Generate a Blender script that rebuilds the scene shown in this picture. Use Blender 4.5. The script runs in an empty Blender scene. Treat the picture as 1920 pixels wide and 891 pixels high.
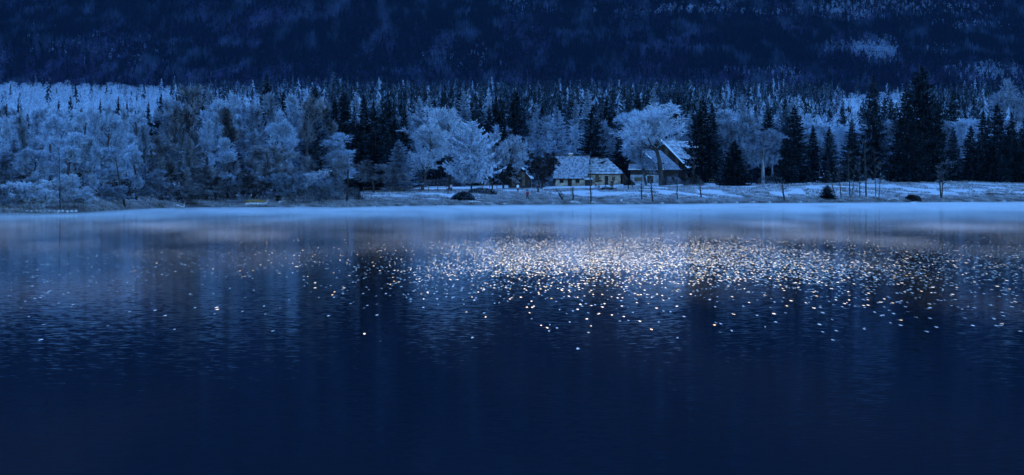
import bpy, bmesh, math, random
import numpy as np
from mathutils import Vector, Matrix

random.seed(7)
R = np.random.RandomState(7)
rad = math.radians
S = bpy.context.scene
COL = S.collection

# ------------------------------------------------------------------ camera, world, sun, exposure
F = 6000.0          # focal length in pixels of the 1920 wide photograph
HOR = 350.0         # picture row of the horizon
EYE = 3.5           # height of the eye above the lake
cam = bpy.data.cameras.new("camera")
cam_o = bpy.data.objects.new("camera", cam)
COL.objects.link(cam_o)
cam.sensor_width = 36.0
cam.lens = 36.0 * F / 1920.0
cam.shift_y = -(445.5 - HOR) / 1920.0
cam.clip_start = 1.0
cam.clip_end = 30000.0
cam_o.location = (0, 0, EYE)
cam_o.rotation_euler = (rad(90), 0, 0)
S.camera = cam_o

SUN_EL, SUN_AZ = 17.0, 1.8
world = bpy.data.worlds.new("World")
S.world = world
world.use_nodes = True
wn = world.node_tree.nodes
wl = world.node_tree.links
sky = wn.new("ShaderNodeTexSky")
sky.sky_type = 'NISHITA'
sky.sun_disc = False
sky.sun_elevation = rad(SUN_EL)
sky.sun_rotation = rad(SUN_AZ)
sky.altitude = 600
sky.air_density = 1.0
sky.dust_density = 0.2
sky.ozone_density = 4.0
tint = wn.new("ShaderNodeMix")
tint.data_type = 'RGBA'
tint.blend_type = 'MULTIPLY'
tint.inputs[0].default_value = 1.0
wl.new(sky.outputs[0], tint.inputs[6])
tint.inputs[7].default_value = (0.53, 0.765, 0.98, 1)
wl.new(tint.outputs[2], wn["Background"].inputs[0])
wn["Background"].inputs[1].default_value = 0.15

sun = bpy.data.lights.new("sun", 'SUN')
sun.energy = 2.0
sun.angle = rad(0.5)
sun.color = (1.0, 0.75, 0.43)
sun_o = bpy.data.objects.new("sun", sun)
COL.objects.link(sun_o)
sd = Vector((math.sin(rad(SUN_AZ)) * math.cos(rad(SUN_EL)), math.cos(rad(SUN_AZ)) * math.cos(rad(SUN_EL)), math.sin(rad(SUN_EL))))
sun_o.rotation_euler = (-sd).to_track_quat('-Z', 'Y').to_euler()
sun_o.location = (0, -50, 200)

S.view_settings.view_transform = 'Standard'
S.view_settings.look = 'None'
S.view_settings.exposure = 2.05
S.view_settings.gamma = 1.0
S.render.engine = 'CYCLES'
S.cycles.use_denoising = True
S.cycles.max_bounces = 5
S.cycles.diffuse_bounces = 3
S.cycles.glossy_bounces = 2
S.cycles.transparent_max_bounces = 8
S.cycles.volume_bounces = 1
S.cycles.sample_clamp_direct = 0.36
S.cycles.sample_clamp_indirect = 3.0
S.cycles.caustics_reflective = False
S.cycles.caustics_refractive = False

# ------------------------------------------------------------------ helpers
def world_x(px, Y):
    return (px - 960.0) * Y / F

def world_z(py, Y):
    return EYE + (HOR - py) * Y / F

def tag(o, label=None, cat=None, group=None, kind=None):
    if label: o['label'] = label
    if cat: o['category'] = cat
    if group: o['group'] = group
    if kind: o['kind'] = kind
    return o

def empty(name, loc, rz=0.0, sc=(1, 1, 1)):
    o = bpy.data.objects.new(name, None)
    o.empty_display_size = 0.3
    COL.objects.link(o)
    o.location = loc
    o.rotation_euler = (0, 0, rz)
    o.scale = sc
    return o

def link(name, me, parent=None, loc=(0, 0, 0), m=None):
    o = bpy.data.objects.new(name, me)
    COL.objects.link(o)
    o.location = loc
    if parent: o.parent = parent
    if m is not None:
        o.material_slots[0].link = 'OBJECT'
        o.material_slots[0].material = m
    return o

def np_mesh(name, V, T, m, smooth=False):
    """mesh from numpy vertices and triangles (or quads)"""
    V = np.asarray(V, dtype=np.float32).reshape(-1, 3)
    T = np.asarray(T, dtype=np.int32)
    k = T.shape[1]
    me = bpy.data.meshes.new(name)
    me.vertices.add(len(V))
    me.vertices.foreach_set("co", V.ravel())
    me.loops.add(T.size)
    me.loops.foreach_set("vertex_index", T.ravel())
    me.polygons.add(len(T))
    me.polygons.foreach_set("loop_start", np.arange(0, T.size, k, dtype=np.int32))
    me.polygons.foreach_set("loop_total", np.full(len(T), k, dtype=np.int32))
    if smooth:
        me.polygons.foreach_set("use_smooth", np.ones(len(T), dtype=bool))
    me.update(calc_edges=True)
    me.materials.append(m)
    return me

class MB:
    """collects boxes, prisms and tubes and links them as one mesh"""
    def __init__(s):
        s.v = []; s.f = []
    def add(s, vs, fs):
        n = len(s.v)
        s.v += [tuple(v) for v in vs]
        s.f += [tuple(i + n for i in f) for f in fs]
    def box(s, x0, x1, y0, y1, z0, z1):
        s.add([(x0, y0, z0), (x1, y0, z0), (x1, y1, z0), (x0, y1, z0), (x0, y0, z1), (x1, y0, z1), (x1, y1, z1), (x0, y1, z1)],
              [(0, 3, 2, 1), (4, 5, 6, 7), (0, 1, 5, 4), (1, 2, 6, 5), (2, 3, 7, 6), (3, 0, 4, 7)])
    def prism(s, poly, axis, a, b):
        """poly of (u,w) extruded along axis 'x' or 'y' from a to b"""
        n = len(poly)
        if axis == 'y':
            vs = [(u, a, w) for u, w in poly] + [(u, b, w) for u, w in poly]
        else:
            vs = [(a, u, w) for u, w in poly] + [(b, u, w) for u, w in poly]
        s.add(vs, [tuple(range(n)), tuple(range(2 * n - 1, n - 1, -1))] + [(i, i + n, (i + 1) % n + n, (i + 1) % n) for i in range(n)])
    def tube(s, pts, rs, n=6):
        pts = [Vector(p) for p in pts]
        vs = []; fs = []
        for i, p in enumerate(pts):
            d = (pts[min(i + 1, len(pts) - 1)] - pts[max(i - 1, 0)]).normalized()
            a = d.orthogonal().normalized(); b = d.cross(a)
            for k in range(n):
                t = 2 * math.pi * k / n
                vs.append(p + (a * math.cos(t) + b * math.sin(t)) * rs[i])
        for i in range(len(pts) - 1):
            for k in range(n):
                fs.append((i * n + k, i * n + (k + 1) % n, (i + 1) * n + (k + 1) % n, (i + 1) * n + k))
        fs.append(tuple(range(n - 1, -1, -1)))
        fs.append(tuple((len(pts) - 1) * n + k for k in range(n)))
        s.add(vs, fs)
    def mesh(s, name, m):
        me = bpy.data.meshes.new(name)
        me.from_pydata(s.v, [], s.f)
        bm = bmesh.new(); bm.from_mesh(me)
        bmesh.ops.recalc_face_normals(bm, faces=bm.faces)
        bm.to_mesh(me); bm.free()
        me.materials.append(m)
        return me
    def build(s, name, m, parent=None, loc=(0, 0, 0)):
        return link(name, s.mesh(name, m), parent, loc)

def vnoise(x, y, seed=0):
    """smooth value noise on numpy arrays"""
    x = np.asarray(x, float); y = np.asarray(y, float)
    xi = np.floor(x).astype(np.int64); yi = np.floor(y).astype(np.int64)
    u = x - xi; v = y - yi
    u = u * u * (3 - 2 * u); v = v * v * (3 - 2 * v)
    def h(a, b):
        n = (a * 374761393 + b * 668265263 + seed * 1442695041) & 0x7fffffff
        n = ((n ^ (n >> 13)) * 1274126177) & 0x7fffffff
        n = (n ^ (n >> 16)) & 0xffff
        return n / 65535.0
    return (h(xi, yi) * (1 - u) + h(xi + 1, yi) * u) * (1 - v) + (h(xi, yi + 1) * (1 - u) + h(xi + 1, yi + 1) * u) * v

def fbm(x, y, o=4, seed=0):
    t = 0; a = 0.5
    for i in range(o):
        t = t + a * vnoise(np.asarray(x) * 2 ** i, np.asarray(y) * 2 ** i, seed + i)
        a *= 0.5
    return t

# ------------------------------------------------------------------ materials
def new_mat(name):
    m = bpy.data.materials.new(name)
    m.use_nodes = True
    nt = m.node_tree
    return m, nt, nt.nodes, nt.links, nt.nodes["Principled BSDF"]

def ramp(n, pos, cols):
    r = n.new("ShaderNodeValToRGB")
    e = r.color_ramp.elements
    while len(e) < len(pos): e.new(0.5)
    for i, (p, c) in enumerate(zip(pos, cols)):
        e[i].position = p
        e[i].color = (*c, 1) if len(c) == 3 else c
    return r

def noisy(name, c1, c2, scale=2.0, rough=0.85, lo=0.35, hi=0.65, bump=0.0, stretch=(1, 1, 1), detail=5):
    m, nt, n, l, b = new_mat(name)
    tc = n.new("ShaderNodeTexCoord"); mp = n.new("ShaderNodeMapping")
    mp.inputs['Scale'].default_value = stretch
    l.new(tc.outputs['Object'], mp.inputs[0])
    t = n.new("ShaderNodeTexNoise")
    t.inputs['Scale'].default_value = scale; t.inputs['Detail'].default_value = detail
    l.new(mp.outputs[0], t.inputs[0])
    r = ramp(n, (lo, hi), (c1, c2))
    l.new(t.outputs[0], r.inputs[0]); l.new(r.outputs[0], b.inputs['Base Color'])
    b.inputs['Roughness'].default_value = rough
    b.inputs['Specular IOR Level'].default_value = 0.2
    if bump:
        bp = n.new("ShaderNodeBump"); bp.inputs['Strength'].default_value = bump; bp.inputs['Distance'].default_value = 0.05
        l.new(t.outputs[0], bp.inputs['Height']); l.new(bp.outputs[0], b.inputs['Normal'])
    return m

def leafy(name, dark, frost, bias, scale=0.6, updep=0.35, vary=0.18, stretch=(1.8, 1.8, .55)):
    """foliage or twigs: rime lies on faces that look up, in uneven patches; bias = how much rime"""
    m, nt, n, l, b = new_mat(name)
    g = n.new("ShaderNodeNewGeometry")
    sp = n.new("ShaderNodeSeparateXYZ"); l.new(g.outputs['True Normal'], sp.inputs[0])
    ab = n.new("ShaderNodeMath"); ab.operation = 'ABSOLUTE'; l.new(sp.outputs[2], ab.inputs[0])
    t = n.new("ShaderNodeTexNoise"); t.inputs['Scale'].default_value = scale; t.inputs['Detail'].default_value = 4
    mpp = n.new("ShaderNodeMapping"); mpp.inputs['Scale'].default_value = stretch
    l.new(g.outputs['Position'], mpp.inputs[0]); l.new(mpp.outputs[0], t.inputs[0])
    oi = n.new("ShaderNodeObjectInfo")
    a = n.new("ShaderNodeMath"); a.operation = 'MULTIPLY_ADD'; l.new(ab.outputs[0], a.inputs[0]); a.inputs[1].default_value = updep; a.inputs[2].default_value = bias - updep * 0.5
    c = n.new("ShaderNodeMath"); c.operation = 'MULTIPLY_ADD'; l.new(t.outputs[0], c.inputs[0]); c.inputs[1].default_value = 2.0; c.inputs[2].default_value = -1.0
    d = n.new("ShaderNodeMath"); d.operation = 'ADD'; l.new(a.outputs[0], d.inputs[0]); l.new(c.outputs[0], d.inputs[1])
    e = n.new("ShaderNodeMath"); e.operation = 'MULTIPLY_ADD'; l.new(oi.outputs['Random'], e.inputs[0]); e.inputs[1].default_value = vary; e.inputs[2].default_value = -vary / 2
    f = n.new("ShaderNodeMath"); f.operation = 'ADD'; f.use_clamp = True; l.new(d.outputs[0], f.inputs[0]); l.new(e.outputs[0], f.inputs[1])
    mx = n.new("ShaderNodeMix"); mx.data_type = 'RGBA'
    l.new(f.outputs[0], mx.inputs[0]); mx.inputs[6].default_value = (*dark, 1); mx.inputs[7].default_value = (*frost, 1)
    nt.nodes.remove(b)
    df = n.new("ShaderNodeBsdfDiffuse"); l.new(mx.outputs[2], df.inputs[0])
    tr = n.new("ShaderNodeBsdfTranslucent"); l.new(mx.outputs[2], tr.inputs[0])
    ms = n.new("ShaderNodeMixShader"); ms.inputs[0].default_value = 0.3
    l.new(df.outputs[0], ms.inputs[1]); l.new(tr.outputs[0], ms.inputs[2])
    l.new(ms.outputs[0], n["Material Output"].inputs[0])
    return m

RIME = (0.42, 0.53, 0.67)
M = {}
M['twig_white'] = leafy('rimed_twigs', (0.03, 0.035, 0.045), (.48, .60, .74), 0.74, 1.1)
M['twig_grey'] = leafy('half_rimed_twigs', (0.025, 0.03, 0.04), RIME, 0.46, 0.7)
M['twig_dim'] = leafy('faintly_rimed_twigs', (0.04, 0.04, 0.045), (0.5, 0.55, 0.62), 0.27, 0.4)
M['twig_bare'] = leafy('bare_twigs', (0.025, 0.022, 0.022), (0.3, 0.32, 0.36), 0.06, 0.6)
M['spruce_dark'] = leafy('dark_spruce_needles', (0.004, 0.008, 0.008), (0.16, 0.22, 0.3), -0.04, 0.8, 0.25, 0.05)
M['spruce_green'] = leafy('spruce_needles', (0.007, 0.013, 0.014), (0.22, 0.31, 0.43), 0.0, 0.6, 0.35)
M['spruce_dusted'] = leafy('dusted_spruce_needles', (0.010, 0.018, 0.022), (0.32, 0.43, 0.58), 0.12, 0.5, 0.5)
M['spruce_white'] = leafy('rimed_spruce_needles', (0.015, 0.025, 0.03), RIME, 0.55, 0.5, 0.55)
M['twig_bright'] = leafy('thickly_rimed_twigs', (0.03, 0.035, 0.045), (0.66, 0.75, 0.86), 0.66, 1.4, .6)
M['bark'] = noisy('bark', (0.02, 0.017, 0.016), (0.06, 0.055, 0.055), 3, 0.9, bump=0.5, stretch=(1, 1, 0.2))
M['bark_rime'] = noisy('rimed_bark', (0.04, 0.037, 0.04), (0.25, 0.27, 0.30), 2.5, 0.9, stretch=(1, 1, 0.4))

# ------------------------------------------------------------------ land form
SHX = np.array([-2500, 0, 150, 200, 300, 400, 640, 700, 1000, 1200, 1400, 1920, 4500.])
SHY = np.array([396, 396, 408, 440, 492, 512, 520, 538, 583, 600, 636, 700, 900.])
AX = np.array([-2500, 0, 600, 1000, 1300, 1500, 1900, 4500.])
AV = np.array([3.0, 3.0, 2.6, 3.3, 4.4, 4.9, 5.6, 5.6])

def shore(px):
    px = np.asarray(px, float)
    return np.interp(px, SHX, SHY) + 5 * (fbm(px / 130.0, px * 0 + 3.3, 3, 5) - 0.45)

def ground_z(px, Y):
    px = np.asarray(px, float); Y = np.asarray(Y, float)
    s = Y - shore(px)
    X = (px - 960) * Y / F
    A = np.interp(px, AX, AV)
    sp = np.maximum(s, 0)
    z = np.where(s < 0, s * 0.06, 0.30 * np.minimum(sp / 2.5, 1) + A * (1 - np.exp(-sp / 48.0)))
    far = np.maximum(s - 170, 0)
    z = z + 0.0375 * far * far / (far + 150)
    z = z + (fbm(X / 14, Y / 22, 4, 11) - 0.47) * 1.3 * np.minimum(sp / 25, 1) * (1 + sp / 500)
    return np.maximum(z, -3.0)

def gz(px, Y):
    return float(ground_z(px, Y))

def grid_mesh(name, PX, YY, Z, m):
    nr, nc = YY.shape
    X = (PX - 960) * YY / F
    V = np.stack([X, YY, Z], -1).reshape(-1, 3)
    i = np.arange(nr - 1)[:, None] * nc + np.arange(nc - 1)[None, :]
    Q = np.stack([i, i + 1, i + nc + 1, i + nc], -1).reshape(-1, 4)
    return np_mesh(name, V, Q, m, True)

# frosted meadow: rime on the grass, brown reeds and stones towards the lake
def ground_material():
    m, nt, n, l, b = new_mat('frosted_meadow')
    tc = n.new("ShaderNodeTexCoord")
    mp = n.new("ShaderNodeMapping"); mp.inputs['Scale'].default_value = (0.35, 0.12, 1.0)
    l.new(tc.outputs['Object'], mp.inputs[0])
    t = n.new("ShaderNodeTexNoise"); t.inputs['Scale'].default_value = 1.0; t.inputs['Detail'].default_value = 8; t.inputs['Roughness'].default_value = 0.65
    l.new(mp.outputs[0], t.inputs[0])
    t2 = n.new("ShaderNodeTexNoise"); t2.inputs['Scale'].default_value = 2.2; t2.inputs['Detail'].default_value = 6
    l.new(tc.outputs['Object'], t2.inputs[0])
    sp = n.new("ShaderNodeSeparateXYZ"); l.new(tc.outputs['Object'], sp.inputs[0])
    # height above the lake: the low bank is brown, the meadow above it white
    h = n.new("ShaderNodeMapRange"); h.inputs['From Min'].default_value = 0.5; h.inputs['From Max'].default_value = 2.1
    h.inputs['To Min'].default_value = -0.30; h.inputs['To Max'].default_value = 0.24
    l.new(sp.outputs[2], h.inputs['Value'])
    a = n.new("ShaderNodeMath"); a.operation = 'ADD'; l.new(t.outputs[0], a.inputs[0]); l.new(h.outputs[0], a.inputs[1])
    a2 = n.new("ShaderNodeMath"); a2.operation = 'MULTIPLY_ADD'; l.new(t2.outputs[0], a2.inputs[0]); a2.inputs[1].default_value = 0.35; l.new(a.outputs[0], a2.inputs[2])
    r = ramp(n, (0.36, 0.52, 0.66, 0.86), ((0.045, 0.038, 0.036), (0.14, 0.12, 0.12), (0.26, 0.26, 0.28), (0.56, 0.58, 0.62)))
    l.new(a2.outputs[0], r.inputs[0]); l.new(r.outputs[0], b.inputs['Base Color'])
    b.inputs['Roughness'].default_value = 0.9
    bp = n.new("ShaderNodeBump"); bp.inputs['Strength'].default_value = 0.8; bp.inputs['Distance'].default_value = 0.3
    l.new(t2.outputs[0], bp.inputs['Height']); l.new(bp.outputs[0], b.inputs['Normal'])
    return m
M['ground'] = ground_material()

PXL = np.concatenate([np.linspace(-2500, -200, 24), np.linspace(-150, 2070, 260), np.linspace(2150, 4500, 24)])
SS = np.concatenate([[-60, -20, -8, -3, -1], np.linspace(0, 8, 12), np.linspace(9, 120, 60), 120 + (np.linspace(0.02, 1, 60) ** 1.8) * 2900])
PG, SG = np.meshgrid(PXL, SS)
YG = shore(PG) + SG
link('ground', grid_mesh('ground', PG, YG, ground_z(PG, YG), M['ground']))['kind'] = 'structure'

# ------------------------------------------------------------------ mountain
RIDGE_Y = 6500.0
RIDGE_Z = math.tan(rad(SUN_EL)) * (RIDGE_Y - 235.0)
def mountain_z(px, Y):
    px = np.asarray(px, float); Y = np.asarray(Y, float)
    X = (px - 960) * Y / F
    base = 3.5 + (350 - 166) / F * 3500
    base = base + np.interp(px, [0, 900, 1500, 1920], [-6, 0, 1, 3])
    t = Y - 3500
    z = base + np.where(t < 0, t * 0.12, 0)
    tt = np.clip(t, 0, 700)
    z = z + 0.19 * tt
    top = base + 0.19 * 700
    u = np.clip((Y - 4200) / (RIDGE_Y - 4200), 0, None)
    z = z + np.where(u <= 1, u ** 1.15 * (RIDGE_Z - top), (RIDGE_Z - top) - (u - 1) * 900)
    rel = (fbm(X / 260 + Y / 700, Y / 230 - X / 500, 4, 31) - 0.47)
    z = z + rel * 70 * np.clip(t / 160, 0, 1)
    z = z + (fbm(X / 900, Y / 900, 3, 77) - 0.45) * 500 * np.clip((u - 0.1) * 1.5, 0, 1) * np.clip(np.abs(px - 1150) / 900 - 0.4, 0, 1.5)
    return z
def mountain_material():
    m, nt, n, l, b = new_mat('wooded_mountain_side')
    tc = n.new("ShaderNodeTexCoord")
    mp = n.new("ShaderNodeMapping"); mp.inputs['Scale'].default_value = (0.011, 0.016, 0.02)
    l.new(tc.outputs['Object'], mp.inputs[0])
    t = n.new("ShaderNodeTexNoise"); t.inputs['Scale'].default_value = 1; t.inputs['Detail'].default_value = 9; t.inputs['Roughness'].default_value = 0.6
    l.new(mp.outputs[0], t.inputs[0])
    r = ramp(n, (0.40, 0.66, 0.80), ((0.005, 0.007, 0.012), (0.014, 0.017, 0.026), (0.14, 0.18, 0.24)))
    l.new(t.outputs[0], r.inputs[0]); l.new(r.outputs[0], b.inputs['Base Color'])
    b.inputs['Roughness'].default_value = 1
    b.inputs['Specular IOR Level'].default_value = 0
    return m
M['mountain'] = mountain_material()
YR = np.concatenate([np.linspace(2700, 3350, 6), np.linspace(3380, 4400, 90), np.linspace(4430, 9000, 60)])
PM, YM = np.meshgrid(np.concatenate([np.linspace(-6000, -300, 40), np.linspace(-250, 2170, 240), np.linspace(2250, 8000, 40)]), YR)
link('mountain', grid_mesh('mountain', PM, YM, mountain_z(PM, YM), M['mountain']))['kind'] = 'structure'

def slope_row(px, Y):
    return HOR - (mountain_z(px, Y) - EYE) * F / Y

# snow clearings and rimed woods on the mountain, as places on its slope
PATCH = [(1645, 96, 26, 26, .8), (1672, 112, 18, 16, .6), (1610, 100, 30, 8, .5), (1600, 92, 70, 9, .6), (1860, 142, 70, 20, .75), (1700, 12, 130, 10, .6), (1560, 18, 60, 14, .5), (1310, 20, 60, 7, .6), (1370, 8, 40, 8, .5), (970, 8, 28, 14, .75),
         (1600, 42, 40, 5, .5), (1465, 145, 45, 12, .7), (1380, 135, 30, 8, .3), (860, 110, 90, 35, .22), (240, 100, 150, 40, .2), (60, 70, 90, 30, .12), (1790, 50, 70, 8, .3), (1300, 60, 300, 40, .06), (500, 60, 60, 16, .1), (1860, 55, 60, 9, .3), (1240, 26, 120, 6, .45), (1420, 30, 60, 8, .4), (1680, 30, 160, 12, .45), (1750, 95, 50, 14, .35), (1000, 26, 70, 7, .35)]
def rime_share(px, py):
    s = np.full(np.shape(px), 0.002)
    for x, y, a, b_, w in PATCH:
        s = s + w * np.exp(-((px - x) / a) ** 2 - ((py - y) / b_) ** 2)
    return np.clip(s * 1.5 * (0.3 + 1.4 * fbm(px / 14.0, py / 7.0, 3, 9)) - .12, 0.0, 1)

def slope_wood():
    N = 74000
    px = R.uniform(-500, 2420, N)
    Y = 3490 + 800 * R.uniform(0, 1, N) ** 0.9
    X = (px - 960) * Y / F
    Z = mountain_z(px, Y)
    py = HOR - (Z - EYE) * F / Y
    rimed = R.uniform(0, 1, N) < rime_share(px, py)
    # conifers: two stacked ragged cones of five sides
    def cones(idx, hmin, hmax):
        n = len(idx)
        H = R.uniform(hmin, hmax, n); W = H * R.uniform(0.16, 0.26, n)
        ang = np.arange(5) * 2 * math.pi / 5
        V = []; T = []
        base = 0
        for (z0, z1, wr) in ((0.08, 0.7, 1.0), (0.42, 1.0, 0.62)):
            rr = W[:, None] * wr * R.uniform(0.6, 1.2, (n, 5))
            ph = R.uniform(0, 6.28, n)[:, None] + ang[None]
            ring = np.stack([X[idx][:, None] + rr * np.cos(ph), Y[idx][:, None] + rr * np.sin(ph), (Z[idx] + H * z0)[:, None] + R.uniform(-.06, .06, (n, 5)) * H[:, None]], -1)
            tip = np.stack([X[idx], Y[idx], Z[idx] + H * z1], -1)[:, None]
            vv = np.concatenate([ring, tip], 1)          # n,6,3
            i0 = base + np.arange(n)[:, None, None] * 6
            tri = np.array([[k, (k + 1) % 5, 5] for k in range(5)])[None]
            V.append(vv.reshape(-1, 3)); T.append((i0 + tri).reshape(-1, 3)); base += n * 6
        return np.concatenate(V), np.concatenate(T)
    def tufts(idx, hmin, hmax, k=16):
        n = len(idx)
        H = R.uniform(hmin, hmax, n)[:, None]
        u = R.uniform(0, 1, (n, k)) ; a = R.uniform(0, 6.28, (n, k))
        r = H * 0.3 * np.sqrt(R.uniform(0, 1, (n, k))) * np.sqrt(1 - (u - .35) ** 2 * 1.8)
        c = np.stack([X[idx][:, None] + r * np.cos(a), Y[idx][:, None] + r * np.sin(a), Z[idx][:, None] + H * (0.2 + 0.75 * u)], -1)
        s = H[..., None] * 0.13
        d1 = R.normal(0, 1, (n, k, 3)); d2 = R.normal(0, 1, (n, k, 3)); d1[..., 2] += 1.5
        V = np.stack([c - d1 * s * .5, c + d1 * s * .5, c + d2 * s * .6], 2).reshape(-1, 3)
        return V, np.arange(len(V)).reshape(-1, 3)
    i_r = np.nonzero(rimed)[0]; i_d = np.nonzero(~rimed)[0]
    tone = fbm(px / 120 + py / 60, py / 62 - px / 190, 3, 41); tone = np.clip((tone - .36) * 2.6, 0.03, .9)  # slanting tone bands paint the slope's ridge relief into the wood colours
    tone = np.where(py > 140, np.maximum(tone, .55), tone)
    dec = i_d[R.uniform(0, 1, len(i_d)) < tone[i_d]]; con = np.setdiff1d(i_d, dec)
    V, T = cones(con, 7, 14)
    m1 = leafy('slope_conifer_needles', (0.006, 0.011, 0.018), (0.10, 0.16, 0.26), 0.04, 0.02, 0.2, 0, (2.2, .45, .6))
    tag(link('slope_conifer_wood', np_mesh('slope_conifer_wood', V, T, m1)), 'dark conifer wood covering the mountain side behind the valley', 'woodland', kind='stuff')
    V, T = tufts(dec, 5, 10, 12)
    m2 = leafy('slope_bare_twigs', (0.020, 0.018, 0.045), (0.11, 0.14, 0.30), 0.18, 0.02, 0.2, 0, (2.2, .45, .6))
    tag(link('slope_bare_wood', np_mesh('slope_bare_wood', V, T, m2)), 'violet-toned leafless wood mixed among conifers on the mountain side', 'woodland', kind='stuff')
    V, T = tufts(i_r, 4, 8, 14)
    m3 = leafy('slope_rimed_twigs', (0.05, 0.07, 0.11), (.3,.42,.6), 0.5, 0.03, 0.3, 0)
    tag(link('slope_rimed_wood', np_mesh('slope_rimed_wood', V, T, m3)), 'frost-whitened tree patches scattered over the dark mountain side', 'woodland', kind='stuff')
slope_wood()

# ------------------------------------------------------------------ tree prototypes
def unit(v):
    return v / np.maximum(np.linalg.norm(v, axis=-1, keepdims=True), 1e-9)

def tubes(paths, radii, sides=4):
    """paths: (n,k,3), radii (n,k) -> verts, quads as tris"""
    n, k, _ = paths.shape
    d = unit(np.gradient(paths, axis=1))
    ref = np.where(np.abs(d[..., 2:3]) > 0.9, np.array([1., 0, 0]), np.array([0, 0, 1.]))
    a = unit(np.cross(d, ref)); b = np.cross(d, a)
    th = np.arange(sides) * 2 * math.pi / sides
    ring = paths[:, :, None] + radii[:, :, None, None] * (a[:, :, None] * np.cos(th)[None, None, :, None] + b[:, :, None] * np.sin(th)[None, None, :, None])
    V = ring.reshape(-1, 3)
    i = (np.arange(n)[:, None, None] * k + np.arange(k - 1)[None, :, None]) * sides
    s0 = np.arange(sides)[None, None]; s1 = (s0 + 1) % sides
    A = i + s0; B = i + s1; C = i + sides + s1; D = i + sides + s0
    T = np.concatenate([np.stack([A, B, C], -1).reshape(-1, 3), np.stack([A, C, D], -1).reshape(-1, 3)])
    return V, T

def join(parts):
    V = []; T = []; n = 0
    for v, t in parts:
        V.append(v); T.append(t + n); n += len(v)
    return np.concatenate(V), np.concatenate(T)

def grow(rs, P, Dn, L, rad0, k=5, wig=0.12, up=0.1):
    """bent paths from start points P along Dn"""
    n = len(P)
    pts = [P]; d = Dn.copy()
    for j in range(k - 1):
        d = unit(d + rs.normal(0, wig, (n, 3)) + np.array([0, 0, up]))
        pts.append(pts[-1] + d * (L / (k - 1))[:, None])
    paths = np.stack(pts, 1)
    radii = rad0[:, None] * np.linspace(1, 0.35, k)[None]
    return paths, radii

def spawn(rs, paths, per, tmin, ang, lens, up=0.0, spread_bias=0.0):
    """children along paths: positions and directions"""
    n, k, _ = paths.shape
    t = rs.uniform(tmin, 1, (n, per))
    f = t * (k - 1); i = np.minimum(f.astype(int), k - 2); w = (f - i)[..., None]
    ar = np.arange(n)[:, None]
    p = paths[ar, i] * (1 - w) + paths[ar, i + 1] * w
    d = unit(paths[ar, i + 1] - paths[ar, i])
    side = unit(np.cross(d, rs.normal(0, 1, (n, per, 3))))
    a = rs.normal(ang, 0.15, (n, per))[..., None]
    dd = unit(d * np.cos(a) + side * np.sin(a) + np.array([0, 0, up]))
    L = lens * rs.uniform(0.65, 1.2, (n, per)) * (1.15 - 0.45 * t)
    return p.reshape(-1, 3), dd.reshape(-1, 3), L.ravel()

def broadleaf(seed, H=12.0, crown=0.8, trunks=1, low=0.25, upness=0.15, twig_n=13, twig_w=0.058, twig_l=0.75, open_=1.0, limb=11, bushy=False):
    """returns (trunk mesh data, crown mesh data). bare tree: trunk, limbs, branches, twigs"""
    rs = np.random.RandomState(seed)
    P = np.stack([rs.uniform(-.25, .25, trunks) * trunks, rs.uniform(-.25, .25, trunks) * trunks, np.full(trunks, -0.3)], -1) if trunks > 1 else np.array([[0, 0, -0.3]])
    D = unit(np.stack([rs.normal(0, .06 if trunks == 1 else .28, trunks), rs.normal(0, .06 if trunks == 1 else .28, trunks), np.ones(trunks)], -1))
    Lt = np.full(trunks, H * 0.82) * rs.uniform(.85, 1.05, trunks)
    tp, tr = grow(rs, P, D, Lt, np.full(trunks, H * 0.02 / math.sqrt(trunks)), 8, 0.05, 0.05)
    p, d, L = spawn(rs, tp, limb, low, 0.95, H * 0.36 * crown, upness)
    lp, lr = grow(rs, p, d, L, 0.012 * H * L / L.max() * 0.6, 6, 0.14, 0.07 + upness * 0.3)
    p, d, L = spawn(rs, lp, 7, 0.2, 0.7, H * 0.15 * crown, upness * .6)
    bp, br = grow(rs, p, d, L, np.full(len(p), 0.0026 * H), 4, 0.16, 0.05 + upness * 0.3)
    p, d, L = spawn(rs, bp, 5, 0.15, 0.7, H * 0.075, upness * .5)
    sp_, sr = grow(rs, p, d, L, np.full(len(p), 0.0013 * H), 3, 0.2, 0.05)
    p, d, L = spawn(rs, sp_, twig_n, 0.05, 0.7, twig_l * H / 12, upness * .5)
    n = len(p)
    side = unit(np.cross(d, rs.normal(0, 1, (n, 3)))) * (twig_w * H / 12 * rs.uniform(.5, 1.3, n))[:, None]
    bend = rs.normal(0, .12, (n, 3)) * L[:, None]
    V = np.stack([p - side * .5, p + side * .5, p + d * L[:, None] * .6 + side * .9 + bend, p + d * L[:, None] + bend], 1).reshape(-1, 3)
    b = np.arange(n)[:, None] * 4
    T = np.concatenate([b + np.array([[0, 1, 2]]), b + np.array([[0, 2, 3]])])
    trunk = join([tubes(tp, tr, 7), tubes(lp, lr, 4)])
    crown_ = join([tubes(bp, br, 3), tubes(sp_, sr, 3), (V, T)])
    return trunk, crown_

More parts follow.
